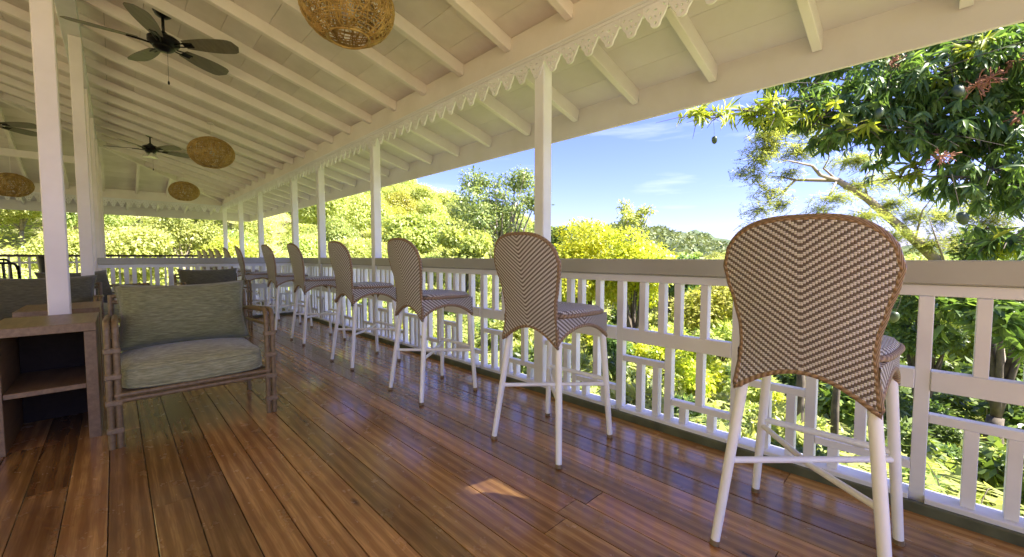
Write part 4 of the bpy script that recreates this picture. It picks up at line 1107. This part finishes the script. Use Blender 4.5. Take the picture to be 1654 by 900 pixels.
tree_px('green_tree', 'light green tree left of the tall open crowned tree', 'tree', 660, 36, 330, 120, 8000, .36, .20, L_LIME, BARK, 16, 16, .4, .2)
tree_px('green_tree', 'round mid green tree low at the foot of the tall tree', 'tree', 745, 21, 345, 110, 8000, .22, .12, L_LIME, BARK, 17, 16, .4, .2)
tree_px('green_tree', 'dark leaved tree just right of the main white post', 'tree', 893, 25, 318, 60, 4500, .24, .13, L_MID, BARK, 18, 12, .42, .25)
tree_px('green_tree', 'olive bush below the tall tree beside its trunk', 'tree', 840, 19, 372, 110, 6500, .19, .11, L_LIME, BARK, 19, 14, .42, .15)
tree_px('shade_tree', 'dark bushy tree low behind the mango at the right edge', 'tree', 1625, 9.5, 330, 190, 9000, .16, .075, L_SHADE, BARK, 20, 18, .36, .2, shell=.4)
tree_px('shade_tree', 'bushy tree below the feathery bough, seen between stool and rail', 'tree', 1500, 11, 392, 120, 6000, .15, .07, L_SHADE, BARK, 21, 14, .4, .15, shell=.5)

# ---------------------------------------------------------------- hillside trees and bushes
protos = []
for i, (mat, n, seed) in enumerate(((L_HILL, 11000, 31), (L_LIME, 10000, 32), (L_HILL, 9000, 33), (L_MIDH, 9000, 34), (L_YOL, 7500, 35))):
    bl = lumps((0, 0, 2.6), (1.7, 1.7, 1.5), 13, .95, seed, -.6)
    root = tree_proto('hillside_tree', 'yellow green tree on the sunny hillside beyond the far end', 'tree', bl, n, .18, .10, mat, 1.2, .11, BARKP, seed, 'sunny trees covering the hillside', (0, 0, 0), 8, shell=.55)
    protos.append(root)
crown_only = [[k for k in bpy.data.objects if k.parent == p and k.name.startswith('crown')][0].data for p in protos]
g = random.Random(21); spots = []
def clear(u, d): return True
tries = 0
while len(spots) < 235 and tries < 9000:
    tries += 1
    ph = g.uniform(-13, 47); r = 21+g.random()**1.35*112
    x, y = r*math.sin(R_(ph)), r*math.cos(R_(ph))
    if y < 19 and x < 5: continue
    mind = 1.7+r*.028
    if any((x-a)**2+(y-c)**2 < mind*mind for a, c, _ in spots): continue
    if 33 < ph < 50 and r < 30: continue
    spots.append((x, y, r))
spots.sort(key=lambda s_: s_[2])
for i, (x, y, r) in enumerate(spots):
    k = g.choices(range(5), (3, 3, 3, 1.6, 1.0))[0]; sc = g.uniform(.55, 1.0)*(.85+r/75)
    if r < 36 and i < 40:
        o = protos[i] if i < 5 else copy_tree(protos[k])
        o.location = (x, y, gz(x, y)); sc = g.uniform(.6, .95)
    else:
        o = link('hillside_tree', crown_only[k], None, (x, y, gz(x, y)-.5)); tag(o, 'distant yellow green tree crown on the hillside', 'tree', 'distant tree crowns on the hillside')
    o.scale = (sc, sc, sc*g.uniform(.8, 1.25)); o.rotation_euler = (0, 0, g.uniform(0, 6.28))
g2 = random.Random(8); vsp = []
while len(vsp) < 150:
    ph = g2.uniform(44, 112); r = 24+g2.random()**1.3*120; x, y = r*math.sin(R_(ph)), r*math.cos(R_(ph))
    if any((x-a)**2+(y-c)**2 < (2.0+r*.02)**2 for a, c in vsp): continue
    vsp.append((x, y)); z = gz(x, y); lim = 1.06+r*math.tan(R_(.9))-z; sc = min(g2.uniform(.8, 1.5)*(1+r/90), lim/4.6)
    if sc < .25: continue
    o = link('valley_tree', crown_only[g2.choices(range(5), (2, 3, 2, 3, .8))[0]], None, (x, y, z-.3)); tag(o, 'tree crown in the valley below the veranda', 'tree', 'tree crowns in the valley below')
    o.scale = (sc*1.1, sc*1.1, sc); o.rotation_euler = (0, 0, g2.uniform(0, 6.28))
# undergrowth
def scatter(n, ph0, ph1, r0, r1, pw=1.0):
    ph = np.radians(rng.uniform(ph0, ph1, n)); r = r0+(r1-r0)*rng.random(n)**pw; x, y = r*np.sin(ph), r*np.cos(ph)
    keep = ~((x < 2.75) & (y < YE+.9) & (y > YB) & (x > -9.5)); x, y = x[keep], y[keep]; return np.stack([x, y, terr(x, y)], -1)
def cover(name, P, h, ln, wd, mat, updir=1.0, label=None):
    n = len(P); P = P.copy(); P[:, 2] += rng.random(n)*h; d = unit(n); d[:, 2] = np.abs(d[:, 2])*.5*updir+.1*updir; up = unit(n)*.4; up[:, 2] += 1
    V, F = leaves(P, d, up, ln*rng.uniform(.6, 1.4, n), wd*rng.uniform(.7, 1.2, n)); o = link(name, mesh_np(name, V, F, mat)); return tag(o, label, None, None, 'stuff')
cover('undergrowth', scatter(150000, -16, 50, 17, 125, .8), .9, .26, .13, L_HILL, 1, 'yellow green undergrowth on the hillside')
ph_ = np.concatenate([rng.uniform(52, 84, 26000), rng.uniform(14, 42, 14000)]); rr = rng.uniform(320, 905, len(ph_)); pr = np.radians(ph_)
HP = np.stack([rr*np.sin(pr), rr*np.cos(pr), ridge(ph_, rr, far_el(ph_), 300, 900, 4.5)], -1)
cover('woodland', HP, 5.0, 8.0, 6.5, L_WOOD, .7, 'woodland covering the far hill')
cover('grass', scatter(70000, 20, 112, 3.2, 22, 1.1), .10, .12, .022, L_LIME, 2.2, 'rough bright grass below the railing')
cover('leaf_litter', scatter(22000, 55, 100, 3.2, 16, 1.0), .03, .09, .04, L_DRY, .1, 'dry leaves lying under the mango tree')
cover('ground_cover', scatter(110000, 22, 112, 6, 60, .9), .6, .24, .12, L_LIME, 1, 'low leafy plants on the slope below the railing')

# ---------------------------------------------------------------- shrubs and ferns seen through the balusters
def shrub_proto(name, label, cat, mat, seed, grp, n=1500, ln=.12, wd=.055, h=1.0, w=.55):
    bl = lumps((0, 0, h*.62), (w*.7, w*.7, h*.36), 9, w*.36, seed, -.7)
    root = empty(name); tag(root, label, cat, grp)
    link('foliage', crown_mesh('foliage', bl, n, ln, wd, mat, droop=.2, shell=.3), root)
    link('stems', branch_mesh('stems', (0, 0, -.1), [q[0] for q in bl], .022, BARK, seed, .2, .004), root); return root
def fern_proto():
    root = empty('fern'); tag(root, 'arching green fern on the slope below the railing', 'fern', 'ferns below the railing')
    Ps, Ds, Us, Ls = [], [], [], []; g = random.Random(3); b = MB()
    for k in range(18):
        a = k/18*2*PI+g.uniform(-.2, .2); L_ = g.uniform(.7, 1.05); h = g.uniform(.45, .8); pts = []
        for i in range(19):
            t = i/18; pts.append(Vector((math.cos(a)*L_*t, math.sin(a)*L_*t, h*math.sin(t*2.2)*1.0)))
        b.tube(pts[::3], .004, 4, cap=False)
        for i in range(2, 19):
            d = (pts[i]-pts[i-1]).normalized(); s = d.cross(Vector((0, 0, 1))).normalized()
            for q in (1, -1): Ps.append(pts[i]); Ds.append(s*q+d*.45+Vector((0, 0, -.15))); Us.append(Vector((0, 0, 1))); Ls.append(.17*math.sin(PI*min(1, (i+1)/19)**.8)+.03)
    V, F = leaves(np.array(Ps), np.array(Ds), np.array(Us), np.array(Ls), .038, LEAF_S)
    link('fronds', mesh_np('fronds', V, F, L_LIME), root); link('stalks', b.mesh('stalks', BARK, True), root); return root
sp_ = [shrub_proto('shrub', 'bright lime shrub on the slope below the railing', 'shrub', L_LIME, 41, 'lime shrubs below the railing'),
       shrub_proto('shrub', 'mid green shrub on the slope below the railing', 'shrub', L_MID, 42, 'green shrubs below the railing', 1600, .11, .05),
       shrub_proto('shrub', 'yellow flushed shrub on the slope below the railing', 'shrub', L_YEL, 43, 'yellow shrubs below the railing', 1200, .10, .05),
       shrub_proto('shrub', 'dark broad leaved shrub in the shade of the mango tree', 'shrub', L_SHADE, 44, 'broad leaved shrubs under the mango', 900, .17, .085), fern_proto()]
g = random.Random(77); used = set(); placed = []; n = 0
while len(placed) < 190 and n < 9000:
    n += 1; u = g.uniform(430, 1700); d = 3.6+g.random()**1.2*24
    q = at(u, 415, d)
    if q.x < 3.3 or any((q.x-a)**2+(q.y-c)**2 < .30+d*.02 for a, c in placed): continue
    if u > 1500 and d > 4.2 and d < 7.5 and g.random() < .6: continue
    if u > 1330: k = g.choices(range(5), (.6, 2.5, 0, 3, 1.2))[0]
    else: k = g.choices(range(5), (3, 1.6, 1.3, .2, 2))[0]
    z = gz(q.x, q.y); sc = g.uniform(.55, 1.25)*(1 if d < 8 else 1.3+(d-8)*.06)
    if u < 1180: sc = min(sc, (.75-z)/1.1)
    o = sp_[k] if k not in used else copy_tree(sp_[k]); used.add(k)
    o.location = (q.x, q.y, z-.02); o.rotation_euler = (0, 0, g.uniform(0, 6.28)); o.scale = (sc, sc, sc); placed.append((q.x, q.y))
for k in range(5):
    if k not in used: sp_[k].location = (6, 4+k, gz(6, 4+k))
p = at(1507, 765, 4.6); o = copy_tree(sp_[0]); o.location = (p.x, p.y, gz(p.x, p.y)); o.scale = (.62,)*3; o['label'] = 'single bright lime plant seen low through the railing right of the nearest stool'; del o['group']
for u, d in ((1302, 6.2), (1361, 7.8)):
    q = ground_at(u, d); t = MB().tube([(0, 0, -.3), (.02, .02, 1.2), (-.03, 0, 1.6), (.02, .03, 2.1)], [.075, .065, .06, .045], 9).build('sapling_trunk', BARK, None, True, q); tag(t, 'dark straight sapling trunk behind the railing under the nearest stool seat' if u < 1330 else 'thinner sapling trunk behind the railing, right of the dark straight one', 'tree')
